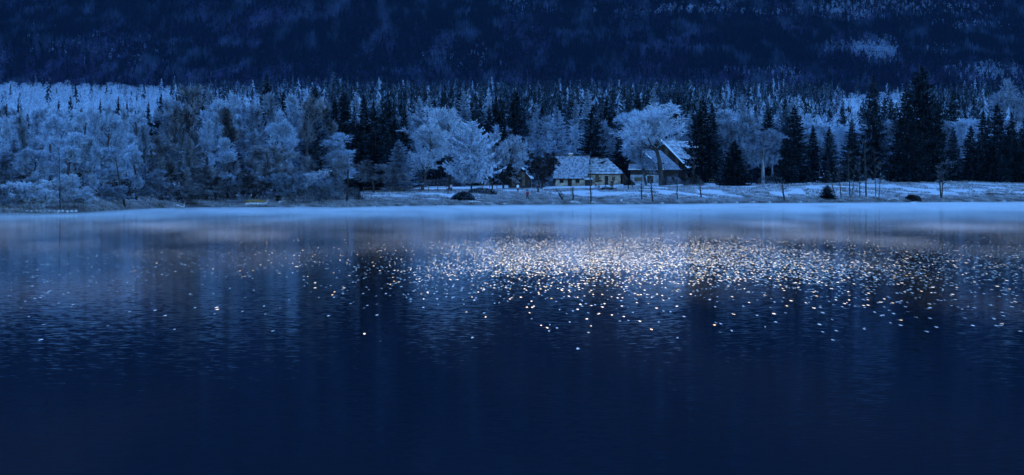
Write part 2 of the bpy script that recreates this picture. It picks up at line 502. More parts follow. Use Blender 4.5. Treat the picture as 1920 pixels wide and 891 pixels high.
def conifer(seed, H=20.0, Rb=3.0, low=0.06, droop=0.35, dens=1.0, ragged=0.25, power=0.85):
    rs = np.random.RandomState(seed)
    tp = np.array([[[0, 0, -0.4], [0.02, 0, H * .33], [-.03, .02, H * .66], [0, 0, H]]])
    trunk = tubes(tp, np.array([[H * .013, H * .01, H * .006, 0.02]]), 7)
    nwh = int(46 * dens)
    V = []; T = []; off = 0
    for w in range(nwh):
        t = low + (1 - low) * (w + rs.uniform(0, .6)) / nwh
        Lw = Rb * (1 - t) ** power * (0.55 + 0.45 * min(1, (t - low) / 0.08 + .5)) + 0.12
        nb = int(rs.randint(7, 11)) if t < .9 else 5
        for k in range(nb):
            a = rs.uniform(0, 6.283)
            L = Lw * (1 + rs.normal(0, ragged))
            if L < 0.1: L = 0.1
            dr = droop * (1 - t) + rs.normal(0, .09)
            z0 = t * H
            ca, sa = math.cos(a), math.sin(a)
            # branch as a chain of sprays that hang from it
            m = 6 if L > 1.2 else 4
            u = np.linspace(0.12, 1, m + 1)
            zz = z0 - L * dr * u + L * 0.28 * u ** 3
            cx = ca * L * u; cy = sa * L * u
            for j in range(m):
                wd = L * 0.24 * (1.12 - u[j]) + 0.10
                for sgn in (-1, 1):
                    q = rs.uniform(.7, 1.3)
                    p0 = (cx[j], cy[j], zz[j] + .03)
                    p1 = (cx[j + 1] * 1.02, cy[j + 1] * 1.02, zz[j + 1] + .02)
                    p2 = ((cx[j] + cx[j + 1]) / 2 + ca * wd * .5 - sa * wd * sgn * q, (cy[j] + cy[j + 1]) / 2 + sa * wd * .5 + ca * wd * sgn * q, (zz[j] + zz[j + 1]) / 2 - wd * rs.uniform(.25, .95))
                    V += [p0, p1, p2]; T.append((off, off + 1, off + 2)); off += 3
                if rs.uniform() < .6:      # hanging twigs below the branch
                    V += [(cx[j], cy[j], zz[j]), (cx[j + 1], cy[j + 1], zz[j + 1]), ((cx[j] + cx[j + 1]) / 2 + rs.normal(0, .08), (cy[j] + cy[j + 1]) / 2 + rs.normal(0, .08), zz[j] - rs.uniform(.25, .75) * (0.4 + wd))]
                    T.append((off, off + 1, off + 2)); off += 3
    # needles close to the stem
    for k in range(620):
        t = low + (0.97 - low) * rs.uniform() ** 1.15
        q = Rb * (1 - t) ** power * rs.uniform(.1, .68) + .05; a = rs.uniform(0, 6.283); w = .22 + q * .32
        c = np.array([q * math.cos(a), q * math.sin(a), t * H - q * droop * .6])
        V += [tuple(c + rs.normal(0, .5, 3) * w) for _ in range(2)] + [tuple(c + np.array([rs.normal(0, .3), rs.normal(0, .3), -rs.uniform(.6, 1.4)]) * w)]
        T.append((off, off + 1, off + 2)); off += 3
    # leader
    for k in range(4):
        a = k * 1.57
        V += [(.1 * math.cos(a), .1 * math.sin(a), H * .965), (.1 * math.cos(a + 1.5), .1 * math.sin(a + 1.5), H * .965), (0, 0, H * 1.012)]
        T.append((off, off + 1, off + 2)); off += 3
    return trunk, (np.array(V), np.array(T))

PROTO = {}
def proto(key, gen, H, W, trunk_m, crown_m):
    (tv, tt), (cv, ct) = gen
    PROTO[key] = (np_mesh(key + '_trunk', tv, tt, M[trunk_m], True), np_mesh(key + '_crown', cv, ct, M[crown_m]), float(np.percentile(cv[:, 2], 99.9)),
                  float(np.percentile(np.abs(cv[:, 0]), 98.5)) * 2)

for i in range(4):
    proto('spruce%d' % i, conifer(100 + i, 20, 3.4, [.03, .08, .05, .02][i], [.45, .35, .5, .4][i], 1.0, [.15, .25, .2, .3][i], [.8, .95, .7, .85][i]), 20, 6.8, 'bark', 'spruce_dark')
proto('fir', conifer(120, 20, 5.2, .01, .3, 1.1, .16, .66), 20, 10, 'bark', 'spruce_dark')
proto('pine', conifer(121, 20, 6.5, .14, -.1, .6, .3, .45), 20, 12, 'bark', 'spruce_dark')
for i in range(4):
    proto('tree%d' % i, broadleaf(200 + i, 12, [.8, 1.0, .7, .9][i], 1, [.25, .3, .2, .22][i], [.2, .05, .4, .25][i]), 12, 9, 'bark_rime', 'twig_white')
for i in range(2):
    proto('bush%d' % i, broadleaf(220 + i, 7, .85, 6, .12, .15, 10, .10, .6, 1, 7), 7, 6, 'bark_rime', 'twig_white')
for i in range(2):
    proto('poplar%d' % i, broadleaf(230 + i, 14, .42, 1, .15, .7, 9, .08, .7, 1, 14), 14, 4, 'bark_rime', 'twig_white')
proto('oak', broadleaf(245, 12, 1.1, 1, .42, .3, 8, .06, .75, 1, 16), 12, 12, 'bark', 'twig_white')
for i in range(2):
    proto('lace%d' % i, broadleaf(246 + i, 12, [1.0, 1.1][i], 1, [.2, .24][i], [.25, .12][i], 8, .058, .7, 1, 17), 12, 12, 'bark', 'twig_bright')
proto('round', broadleaf(240, 8, 1.05, 2, .15, .1, 15, .09, .6, 1, 12), 8, 8, 'bark', 'twig_grey')
proto('sapling', broadleaf(250, 6, .35, 1, .35, .5, 5, .035, .5, 1, 5), 6, 2, 'bark', 'twig_bare')
proto('orchard', broadleaf(251, 6, 1.35, 1, .22, .05, 8, .05, .7, 1, 10), 6, 7, 'bark', 'twig_bare')

TREES = 0
def plant(name, key, px, top, Y, width, crown_m, label, cat='tree', group=None, rz=None, trunk_m=None, H=None, lean=0):
    """a tree whose tip reaches picture row `top` standing on the ground at distance Y; width in photo pixels"""
    global TREES
    tm, cm, h0, w0 = PROTO[key]
    z = gz(px, Y) - 0.05
    if H is None:
        H = max(world_z(top, Y) - z, 0.6)
    W = width * Y / F
    o = empty(name, (world_x(px, Y), Y, z), random.uniform(0, 6.28) if rz is None else rz, (W / w0, W / w0, H / h0))
    if lean: o.rotation_euler = (0, lean, o.rotation_euler[2])
    t = link('trunk', tm, o, m=M[trunk_m] if trunk_m else None)
    c = link('crown', cm, o, m=M[crown_m])
    tag(o, label, cat, group)
    TREES += 1
    return o

def sh(px): return float(shore(px))

# ---- single trees one can point at ---------------------------------------------------------
# name, prototype, px, top row, metres behind the shore, width px, crown, label
HERO = [
 ('spruce_tree','fir',1727,122,80,92,'spruce_dark','tallest dark spruce in the picture, standing right of centre-right meadow edge'),
 ('spruce_tree','spruce0',1697,168,72,70,'spruce_dark','dark spruce pressed against the left flank of the tallest spruce'),
 ('spruce_tree','spruce1',1637,140,110,62,'spruce_green','tall ragged spruce with frost-flecked branches left of the tallest spruce'),
 ('spruce_tree','spruce3',1597,222,88,48,'spruce_green','slim dark spruce left of the tall ragged frost-flecked spruce'),
 ('spruce_tree','spruce0',1555,238,92,44,'spruce_green','small slim spruce behind the thin leaning shore trunks'),
 ('spruce_tree','spruce2',1490,198,95,58,'spruce_dark','broad dark spruce above the leaning bare shore trunk'),
 ('spruce_tree','spruce1',1476,232,85,40,'spruce_dark','shorter dark spruce on the left side of the broad one above the leaning trunk'),
 ('spruce_tree','spruce1',1524,235,100,40,'spruce_dark','narrow dusky spruce right of the broad one above the leaning trunk'),
 ('spruce_tree','spruce0',1317,182,96,72,'spruce_dark','big dark spruce rising just right of the barn roof'),
 ('spruce_tree','spruce3',1337,205,105,52,'spruce_green','greyer spruce half hidden behind the big spruce beside the barn'),
 ('fir_tree','fir',1377,262,62,54,'spruce_dark','compact pitch-dark cone-shaped fir alone at the meadow edge right of the barn'),
 ('spruce_tree','spruce2',1787,238,85,36,'spruce_green','small pointed spruce in the gap between the tallest spruce and the right edge cluster'),
 ('spruce_tree','spruce1',1757,190,110,46,'spruce_dark','dark spruce peeping out behind the right side of the tallest spruce'),
 ('spruce_tree','spruce0',1820,236,80,46,'spruce_dark','leftmost spruce of the black cluster at the right edge'),
 ('spruce_tree','spruce3',1843,208,85,54,'spruce_dark','second spruce from the left in the black cluster at the right edge'),
 ('spruce_tree','spruce2',1870,194,92,60,'spruce_dark','tallest spruce of the black cluster at the right edge'),
 ('spruce_tree','spruce1',1897,212,84,50,'spruce_dark','fourth spruce from the left in the black cluster at the right edge'),
 ('spruce_tree','spruce0',1921,222,86,52,'spruce_dark','spruce cut by the right edge of the photo'),
 ('fir_tree','fir',1858,262,72,58,'spruce_dark','low wide fir in front of the black cluster at the right edge'),
 ('fir_tree','fir',1907,268,74,54,'spruce_dark','low wide fir in front of the cluster beside the right edge'),
 ('spruce_tree','spruce0',206,214,92,44,'spruce_dark','dark spruce poking from the white grove, left one of the close pair'),
 ('spruce_tree','spruce2',254,208,90,44,'spruce_dark','dark spruce poking from the white grove, right one of the close pair'),
 ('spruce_tree','spruce1',166,204,120,28,'spruce_green','small spruce tip above the white grove left of the dark pair'),
 ('spruce_tree','spruce1',302,176,170,40,'spruce_dark','dark spruce above the grove where the bright far meadow ends'),
 ('spruce_tree','spruce3',278,192,160,34,'spruce_dark','short dark spruce left of the one where the far meadow ends'),
 ('spruce_tree','spruce1',500,142,210,74,'spruce_green','tall blue-dark spruce rising above the grove at left centre'),
 ('spruce_tree','spruce0',532,172,200,44,'spruce_dark','narrow dark spruce right of the tall blue-dark one above the grove'),
 ('spruce_tree','spruce1',625,136,230,50,'spruce_dusted','tall frost-tipped spruce with a white top above the dark copse'),
 ('spruce_tree','spruce0',592,212,72,86,'spruce_dusted','broad frosted spruce with sweeping boughs above the rounded shore bushes'),
 ('spruce_tree','spruce1',527,262,60,44,'spruce_dusted','half-frosted young spruce left of the broad one with sweeping boughs'),
 ('spruce_tree','spruce2',447,285,50,46,'spruce_green','dim young spruce standing inside the left grove above the yellow boat'),
 ('spruce_tree','spruce2',1045,202,140,60,'spruce_white','white-rimed spruce above and behind the left farmhouse roof'),
 ('spruce_tree','spruce0',1112,196,135,66,'spruce_green','tall dusky spruce behind the gap between the two farmhouse roofs'),
 ('spruce_tree','spruce3',1162,250,140,46,'spruce_dark','dark spruce directly behind the right end of the slatted roof'),
 ('spruce_tree','spruce3',1008,225,150,48,'spruce_white','rimed spruce left of the white-rimed one behind the farmhouse'),
 ('broadleaf_tree','lace0',790,216,62,112,'twig_bright','left one of the two big frost-white trees on the meadow'),
 ('broadleaf_tree','lace1',845,200,70,122,'twig_bright','tallest and widest frost-white tree on the meadow left of the hut'),
 ('pine_tree','pine',884,226,58,84,'twig_bright','layered frost-white pine at the right of the two big white trees'),
 ('larch_tree','spruce2',748,262,62,60,'twig_grey','grey frosted tree left of the big big white trees'),
 ('broadleaf_tree','round',942,250,72,84,'twig_bright','rounded frost-white tree between the big white trees and the dark hut'),
 ('broadleaf_tree','round',1014,284,66,74,'twig_bare','dark round-headed unfrosted tree hiding the left end of the farmhouse'),
 ('broadleaf_tree','round',958,306,70,56,'twig_bare','low dark tree crown left of the snowy-edged hut'),
 ('broadleaf_tree','oak',1240,192,96,132,'twig_bright','large spreading frost-white tree in front of the barn'),
 ('broadleaf_tree','lace0',1212,246,104,74,'twig_grey','lacy half-frosted tree standing in front of the low white house'),
 ('broadleaf_tree','tree0',1200,206,130,70,'twig_white','frosted tree touching the left side of the large spreading one at the barn'),
 ('broadleaf_tree','tree3',1080,235,160,44,'twig_white','small white tree behind the ridge between the farmhouses'),
 ('broadleaf_tree','tree3',1135,225,150,60,'twig_grey','frosted tree behind the slatted roof'),
 ('broadleaf_tree','tree0',1430,242,76,78,'twig_grey','thin see-through frosted tree between the cone-shaped fir and the broad spruce'),
 ('broadleaf_tree','tree2',1375,205,150,74,'twig_white','frosted tree high behind the cone-shaped fir'),
 ('broadleaf_tree','tree0',1765,290,80,66,'twig_dim','faint frosted tree in front of the tallest spruce above the forked shore trunk'),
 ('broadleaf_tree','tree1',1800,212,180,130,'twig_grey','pale grey frosted tree behind the gap left of the right edge cluster'),
 ('broadleaf_tree','tree1',1890,150,300,120,'twig_grey','misty grey crown above the right edge cluster'),
 ('broadleaf_tree','orchard',650,288,14,84,'twig_dim','dark spreading bare tree alone at the shore left of the fence'),
 ('broadleaf_tree','tree1',700,300,60,80,'twig_dim','dim bare tree right behind the lone spreading shore tree'),
 ('broadleaf_tree','tree1',735,306,55,60,'twig_dim','dim bare tree at the left foot of the big white trees'),
 ('young_spruce','fir',1551,347,6,30,'spruce_dark','tiny dark spruce bush on the bank among the thin shore trunks'),
 ('spruce_tree','spruce1',12,196,150,24,'spruce_dark','small spruce tip against the bright far meadow beside the left edge'),
 ('spruce_tree','spruce3',34,184,210,18,'spruce_green','tiny spruce tip against the bright far meadow, second from the left edge'),
 ('spruce_tree','spruce0',110,190,190,26,'spruce_green','spruce tip against the bright far meadow above the puffy shore bush'),
 ('spruce_tree','spruce2',132,178,230,24,'spruce_dark','pointed spruce tip highest against the bright far meadow left of the dark pair'),
 ('spruce_tree','spruce1',188,186,200,24,'spruce_green','spruce tip against the far meadow just left of the dark pair'),
 ('spruce_tree','spruce3',222,182,220,26,'spruce_dark','spruce tip against the far meadow between the dark pair'),
 ('spruce_tree','spruce0',238,190,180,22,'spruce_green','small spruce tip right of the gap between the dark pair'),
 # front of the left grove
 ('frosted_bush','bush0',52,338,5,88,'twig_bright','leftmost white bush over the row of shore stones'),
 ('frosted_bush','bush1',106,330,7,76,'twig_bright','puffy white bush over the middle of the row of shore stones'),
 ('frosted_bush','bush0',150,350,8,60,'twig_bright','small bright bush above the right end of the row of shore stones'),
 ('frosted_bush','bush1',8,346,6,70,'twig_grey','grey bush cut by the left edge at the waterline'),
 ('frosted_bush','bush0',212,346,12,60,'twig_grey','grey bush right of the shore stones'),
 ('frosted_bush','bush1',272,318,14,90,'twig_grey','round grey bush with a dark foot left of the grove centre'),
 ('frosted_bush','bush0',345,345,10,84,'twig_dim','dim low bush at the grove centre waterline'),
 ('frosted_bush','bush1',405,325,16,76,'twig_dim','dim upright bush left of the yellow boat'),
 ('frosted_bush','bush0',540,322,12,76,'twig_grey','left half of the rounded frosted bushes right of the yellow boat'),
 ('frosted_bush','bush1',585,318,14,80,'twig_bright','rounded white bush between the yellow boat and the lone spreading tree'),
 ('frosted_bush','bush0',612,330,10,52,'twig_grey','small frosted bush against the lone spreading tree'),
 ('frosted_bush','bush1',478,318,18,70,'twig_dim','dark barely rimed bush directly above the yellow boat'),
]
for name, key, px, top, s, w, cm, lab in HERO:
    cat = 'bush' if 'bush' in name else 'tree'
    lean = 0.12 if px == 500 else 0
    grp = {'spruce_tree': 'single spruces around the meadow', 'frosted_bush': 'bushes along the left shore', 'pine_tree': 'frost-white pine beside them on the meadow'}.get(name)
    plant(name, key, px, top, sh(px) + s, w, M and cm, lab, cat, grp, trunk_m='bark' if cm in ('twig_bare', 'twig_dim') else None)

# dark copse left of the big white trees
for k, (px, top, s, w) in enumerate([(610, 196, 95, 44), (628, 184, 112, 44), (648, 176, 105, 46), (664, 200, 92, 46), (682, 178, 110, 46), (700, 190, 100, 46), (716, 182, 118, 44), (738, 196, 120, 44), (758, 200, 130, 40), (640, 226, 84, 52), (672, 230, 80, 56), (704, 228, 84, 54)]):
    plant('spruce_tree', 'spruce%d' % (k % 4), px, top, sh(px) + s, w, 'spruce_green' if k < 9 and k % 3 == 0 else 'spruce_dark',
          ['first', 'second', 'third', 'fourth', 'fifth', 'sixth', 'seventh', 'eighth', 'ninth', 'left front', 'middle front', 'right front'][k] + (' low spruce of the dark copse left of the big white trees' if k > 8 else ' spruce from the left in the dark copse beside the big white trees'), 'tree', 'spruces of the dark copse')

ZG = [(0, 'beside the left edge'), (45, 'above the left shore stones'), (85, 'above the middle shore stones'), (125, 'above the right shore stones'), (170, 'under the left spruce of the dark pair'),
      (222, 'beside the leaning dark trunk'), (262, 'right of the dark spruce pair'), (305, 'below the end of the bright far meadow'), (350, 'left of the grove centre'), (395, 'at the grove centre'), (440, 'above the dim young spruce'),
      (478, 'above the yellow boat'), (515, 'right of the yellow boat'), (560, 'over the rounded frosted bushes'), (605, 'left of the dark copse')]
ZF = [(580, 'left of the dark copse'), (625, 'behind the dark copse'), (690, 'above the right half of the dark copse'), (760, 'left of the big white trees'), (815, 'above the big white trees'), (880, 'right of the big white trees'), (940, 'above the rounded white tree'),
      (985, 'above the dark hut'), (1030, 'above the left farmhouse'), (1085, 'above the gap between the farmhouses'), (1130, 'above the slatted roof'), (1180, 'left of the spreading white tree'), (1240, 'above the barn'), (1300, 'above the big spruce by the barn'),
      (1360, 'above the lone cone-shaped fir'), (1425, 'above the thin see-through tree'), (1490, 'above the broad spruce'), (1550, 'above the little bank spruce'), (1610, 'beside the tall ragged spruce'), (1680, 'left of the tallest spruce'), (1750, 'right of the tallest spruce'),
      (1810, 'left of the black cluster'), (1870, 'above the black cluster'), (1925, 'at the right edge')]
def near_mark(Z, px):
    return min(Z, key=lambda q: abs(q[0] - px))[1]

# white grove on the left shore
rows = [(40, 210, 50, 0.9), (68, 196, 44, 0.8), (100, 178, 40, 0.7), (24, 262, 44, 0.9)]
for (s, topm, step, _) in rows:
    px = -40.0
    while px < 640:
        if not (s < 50 and px > 560):
            top = topm + random.uniform(-14, 22) + (16 if px > 450 and s < 50 else 0) - (14 if 320 < px < 460 and s > 60 else 0)
            if px < 290: top = max(top, 192 + random.uniform(0, 26))
            if px > 590: top += 35
            key = random.choice(['tree0', 'poplar0', 'tree2', 'poplar1', 'poplar0', 'poplar1', 'tree3', 'tree2'])
            dark = (px > 300) * 0.3 + (px > 420) * 0.15
            u = random.random()
            cm = 'twig_dim' if u < dark * (1.6 if s < 50 else .8) else ('twig_grey' if u < 0.45 + dark else 'twig_white')
            plant('broadleaf_tree', key, px, top, sh(px) + s + random.uniform(-8, 8), random.uniform(52, 84) * (0.6 if 'poplar' in key else 1), cm,
                  {'twig_white': 'white-rimed', 'twig_grey': 'grey half-rimed', 'twig_dim': 'dark barely rimed'}[cm] + (' slim tree, ' if 'poplar' in key else ' bushy tree, ') + {24: 'front', 40: 'second', 68: 'third', 100: 'back'}[s] + ' grove row, ' + near_mark(ZG, px),
                  'tree', trunk_m='bark', group={'twig_white': 'white-rimed trees of the left grove', 'twig_grey': 'grey half-rimed trees of the left grove', 'twig_dim': 'dark trees of the left grove'}[cm])
        px += step * random.uniform(.7, 1.25)

# forest behind the village: the nearest ones as single trees, the rest as one mass
def depth_word(Y):
    return 'nearest' if Y < 830 else ('nearer' if Y < 900 else ('middle' if Y < 990 else 'deeper'))
def forest():
    cand = []
    n = 0
    while n < 2300:
        px = random.uniform(-60, 1990)
        Y = 760 + 1500 * random.random() ** 1.25
        if Y < sh(px) + 125: continue
        if px < 600 and Y > 1500: continue
        if px < 330 and Y > 900: continue
        if 1560 < px < 1690 and Y > 1250: continue
        cand.append((Y, px)); n += 1
    cand.sort()
    con = dec = 0
    rest_c = []; rest_d = []
    for Y, px in cand:
        z = gz(px, Y)
        decid = random.random() < (0.80 if px < 580 else (0.20 if px < 1320 else 0.68)) 
        H = random.uniform(14, 24) if not decid else random.uniform(10, 17)
        top = HOR - (z + H - EYE) * F / Y
        lim = 156 if px > 580 else (168 if px > 330 else 196)
        if 1330 < px < 1700: lim = 176
        if top < lim: H = max(world_z(lim + random.uniform(0, 20), Y) - z, 5)
        if decid:
            cm = random.choice(['twig_white', 'twig_grey', 'twig_grey'])
            if dec < 150:
                plant('broadleaf_tree', random.choice(['tree0', 'tree1', 'tree2', 'tree3', 'poplar0']), px, 0, Y, random.uniform(.55, .8) * H * F / Y, cm,
                      ({'twig_white': 'white ', 'twig_grey': 'grey '}[cm] + ('tall ' if H > 14 else 'low ') + 'frosted tree in the ' + depth_word(Y) + ' forest, ' + near_mark(ZF, px)) if px > 580 else ({'twig_white': 'white ', 'twig_grey': 'grey '}[cm] + ('tall ' if H > 14 else 'low ') + 'bare tree behind the grove, ' + near_mark(ZG, px)), 'tree',
                      'frosted trees in the forest' if px > 580 else 'frosted trees at the back of the left grove', H=H)
                dec += 1
            else: rest_d.append((px, Y, z, H))
        else:
            if con < 215:
                if px > 1330 and random.random() < .5: continue
                cm = random.choice(['spruce_dark', 'spruce_green', 'spruce_dusted', 'spruce_dark', 'spruce_green', 'spruce_dusted', 'spruce_green', 'spruce_white'])
                plant('spruce_tree', random.choice(['spruce0', 'spruce1', 'spruce2', 'spruce3']), px, 0, Y, random.uniform(.26, .36) * H * F / Y, cm,
                      {'spruce_dark': 'dark', 'spruce_green': 'dusky', 'spruce_dusted': 'frost-dusted', 'spruce_white': 'white-rimed'}[cm] + (' tall' if H > 19 else ' shorter') + (' spruce in the ' + depth_word(Y) + ' forest, ' + near_mark(ZF, px) if px > 580 else ' spruce behind the grove, ' + near_mark(ZG, px)), 'tree',
                      {'spruce_dark': 'dark spruces of the forest', 'spruce_green': 'dusky spruces of the forest', 'spruce_dusted': 'frost-dusted spruces of the forest', 'spruce_white': 'white-rimed spruces of the forest'}[cm], H=H)
                con += 1
            else: rest_c.append((px, Y, z, H))
    return rest_c, rest_d
rest_c, rest_d = forest()
for k in range(420):
    px = random.uniform(-80, 330); Y = 1250 + 2150 * random.random() ** .8
    (rest_c if random.random() < .3 else rest_d).append((px, Y, gz(px, Y), random.uniform(6, 13)))
# add the far woods on the rising plain
for k in range(520):       # the forest goes on past both sides of the picture
    px = random.choice([random.uniform(-620, -62), random.uniform(1992, 2600)]); Y = sh(px) + random.uniform(75, 620)
    (rest_c if random.random() < .6 else rest_d).append((px, Y, gz(px, Y), random.uniform(10, 21)))
while len(rest_c) < 6200:
    px = random.uniform(-450, 2400); Y = 1500 + 1950 * random.random()
    if px < 320 and random.random() < .93: continue
    if 1560 < px < 1700 and random.random() < .85: continue
    if px < 600 and random.random() < .5: continue
    H = random.choice([random.uniform(7, 14), random.uniform(12, 24)])
    rest_c.append((px, Y, gz(px, Y), H))
while len(rest_d) < 6400:
    px = random.uniform(-350, 2300); Y = 950 + 2450 * random.random()
    if px > 600 and random.random() < .3: continue
    rest_d.append((px, Y, gz(px, Y), random.uniform(5, 11)))

def mass_conifers(L):
    a = np.array(L); n = len(a)
    X = (a[:, 0] - 960) * a[:, 1] / F; Y = a[:, 1]; Z = a[:, 2]; H = a[:, 3]
    V = []; T = []; base = 0
    nw = 9; nb = 6
    for w in range(nw):
        t = 0.08 + 0.9 * w / nw
        L_ = H * 0.17 * (1 - t) ** .8 + .2
        for k in range(nb):
            an = R.uniform(0, 6.283, n); l = L_ * R.uniform(.6, 1.3, n)
            wd = l * R.uniform(.25, .45, n) + .12
            z0 = Z + H * (t + R.uniform(-.03, .05, n)) 
            c, s = np.cos(an), np.sin(an)
            p0 = np.stack([X, Y, z0 + H * .05], -1)
            p1 = np.stack([X + c * l - s * wd, Y + s * l + c * wd, z0 - l * .45], -1)
            p2 = np.stack([X + c * l + s * wd, Y + s * l - c * wd, z0 - l * .45], -1)
            V.append(np.stack([p0, p1, p2], 1).reshape(-1, 3)); T.append(base + np.arange(3 * n).reshape(-1, 3)); base += 3 * n
    for k in range(2):
        an = R.uniform(0, 3.14, n); c, s = np.cos(an) * .25, np.sin(an) * .25
        V.append(np.stack([np.stack([X - c, Y - s, Z + H * .7], -1), np.stack([X + c, Y + s, Z + H * .7], -1), np.stack([X, Y, Z + H], -1)], 1).reshape(-1, 3)); T.append(base + np.arange(3 * n).reshape(-1, 3)); base += 3 * n
    return np.concatenate(V), np.concatenate(T)

def mass_broadleaf(L, k=90):
    a = np.array(L); n = len(a)
    X = ((a[:, 0] - 960) * a[:, 1] / F)[:, None]; Y = a[:, 1][:, None]; Z = a[:, 2][:, None]; H = a[:, 3][:, None]
    u = R.uniform(0, 1, (n, k)); an = R.uniform(0, 6.283, (n, k))
    r = H * .33 * np.sqrt(R.uniform(0, 1, (n, k))) * np.sqrt(np.clip(1 - (u - .4) ** 2 * 2.2, .05, 1))
    c = np.stack([X + r * np.cos(an), Y + r * np.sin(an), Z + H * (.15 + .83 * u)], -1)
    d = unit(np.stack([np.cos(an) * .6, np.sin(an) * .6, np.full_like(an, 1.0)], -1) + R.normal(0, .35, (n, k, 3)))
    s = unit(np.cross(d, R.normal(0, 1, (n, k, 3)))) * .11 * (H[..., None] / 8)
    Ln = (H * R.uniform(.08, .17, (n, k)))[..., None]
    V = np.stack([c - s, c + s, c + d * Ln], 2).reshape(-1, 3)
    return V, np.arange(len(V)).reshape(-1, 3)

rest_c.sort(key=lambda q: q[1])
thirds = [[], [], []]
for q in rest_c: thirds[random.choice([0, 0, 0, 0, 0, 1, 0, 1, 0, 0, 0, 1, 0, 0, 1, 2] if q[1] > 1300 or random.random() < .5 else [0, 1, 1, 2])].append(q)
for q, cm, lab in ((thirds[0], 'spruce_green', 'dusky spruces of the far forest below the mountain'), (thirds[1], 'spruce_dusted', 'frost-dusted spruces of the far forest below the mountain'), (thirds[2], 'spruce_white', 'white-rimed spruces of the far forest below the mountain')):
    V, T = mass_conifers(q)
    tag(link('far_spruce_forest', np_mesh('far_spruce_forest', V, T, M[cm])), lab, 'forest', kind='stuff')
for q, cm, lab in (([t for t in rest_d if (t[0] < 330 and random.random() < .6) or 1560 < t[0] < 1700 or random.random() < .15], 'twig_white', 'white leafless woodland of the valley floor below the mountain'), ([t for t in rest_d if random.random() < .7], 'twig_grey', 'grey half-rimed woodland of the valley floor below the mountain')):
    V, T = mass_broadleaf(q)
    tag(link('far_frosted_woodland', np_mesh('far_frosted_woodland', V, T, M[cm])), lab, 'woodland', kind='stuff')

# ------------------------------------------------------------------ thin trunks along the shore
def shore_trunk(px, foot, top, lean_px, r, label, kind='sapling', fork=False, crown=0, curl=False):
    """slender bare shore tree; foot/top are picture rows"""
    lo, hi = sh(px) + 0.5, sh(px) + 80
    for _ in range(30):
        mid = (lo + hi) / 2
        if HOR - (gz(px, mid) - EYE) * F / mid > foot: lo = mid
        else: hi = mid
    Y = (lo + hi) / 2
    z = gz(px, Y); sc = Y / F
    H = (foot - top) * sc
    o = empty('shore_sapling', (world_x(px, Y), Y, z))
    mb = MB()
    rs = random.Random(int(px * 7))
    ends = []
    def stem(x1, h, r0, x0=0, z0=-.1):
        pts = []
        for i in range(7):
            t = i / 6
            pts.append((x0 + (x1 - x0) * t + rs.uniform(-.06, .06) * (0 < i < 6), rs.uniform(-.08, .08), z0 + (h - z0) * t))
        mb.tube(pts, [r0 * (1 - .65 * i / 6) for i in range(7)], 7)
        ends.append(pts)
    if curl:
        pts = [(0, 0, -.1), (-.25, 0, .6), (-.7, .05, 1.2), (-.95, 0, 1.7), (-1.2, .1, 2.1), (-1.5, 0, 2.2)]
        k = H / 2.2
        mb.tube([(a * k, b * k, c * k) for a, b, c in pts], [r, r * .9, r * .8, r * .6, r * .4, r * .25], 7)
        mb.tube([(-.7 * k, 0, 1.2 * k), (-.4 * k, 0, 1.6 * k), (-.5 * k, 0, 2.0 * k), (-.9 * k, 0, 2.3 * k)], [r * .6, r * .5, r * .4, r * .2], 6)
        mb.tube([(-.25 * k, 0, .6 * k), (.1 * k, 0, 1.0 * k), (0.05 * k, .1, 1.5 * k)], [r * .6, r * .4, r * .2], 6)
        ends.append([(a * k, b * k, c * k) for a, b, c in pts])
    elif fork:
        stem(lean_px[0] * sc, H, r)
        stem(lean_px[1] * sc, H * .96, r * .9)
    else:
        stem(lean_px * sc, H, r)
    # side branches
    tw = []
    for pts in ends:
        for i in range(2, len(pts)):
            for k in range(3 if crown else 2):
                p = Vector(pts[i]); a = rs.uniform(0, 6.28)
                L = rs.uniform(.4, 1.0) * (1 + crown)
                d = Vector((math.cos(a), math.sin(a) * .7, rs.uniform(.3, 1.1))).normalized()
                q = p + d * L
                mb.tube([p, p + d * L * .5 + Vector((0, 0, .05)), q], [r * .3, r * .2, r * .08], 4)
                for _ in range(8 if crown else 4):
                    f = rs.uniform(.3, 1); a2 = rs.uniform(0, 6.28)
                    s_ = p + d * L * f
                    e = s_ + Vector((math.cos(a2), math.sin(a2), rs.uniform(.2, 1.2))) * rs.uniform(.2, .5) * (1 + crown * .5)
                    tw.append((s_, e))
    mb.build('trunk', M['bark'], o)
    V = []; T = []
    for s_, e in tw:
        w = Vector((.02, .02, 0)); n = len(V)
        V += [s_ - w, s_ + w, e]; T.append((n, n + 1, n + 2))
    me = np_mesh('twigs', np.array([tuple(v) for v in V]), np.array(T), M['twig_dim'])
    link('twigs', me, o)['kind'] = 'stuff'
    tag(o, label, 'sapling', 'slender bare trees along the shore')

shore_trunk(1108, 380, 318, -2, .16, 'dark slender trunk standing below the gap between the two farmhouses')
shore_trunk(1075, 376, 352, -1, .2, 'short stout stump-like trunk below the left farmhouse')
shore_trunk(1056, 377, 358, 0, .2, 'crooked curling shrub trunk left of the short stump', curl=True)
shore_trunk(1203, 374, 334, -1, .15, 'slender trunk with white stones behind, below the low house doorway', crown=.3)
shore_trunk(1224, 378, 330, -4, .18, 'slender trunk rightmost of the two below the low white house', crown=.6)
shore_trunk(1270, 375, 332, -1, .12, 'thin faint trunk below the barn with pale wood at its foot')
shore_trunk(1315, 371, 334, -4, .17, 'dark trunk standing on the bank below the big spruce by the barn')
shore_trunk(1471, 375, 338, -6, .22, 'leaning bare trunk alone at the middle of the open bank')
shore_trunk(1565, 364, 325, -10, .13, 'leftmost trunk of the thin cluster, leaning left over the little spruce')
shore_trunk(1577, 371, 305, -6, .12, 'thin dark trunk just right of the little spruce on the bank', crown=.5)
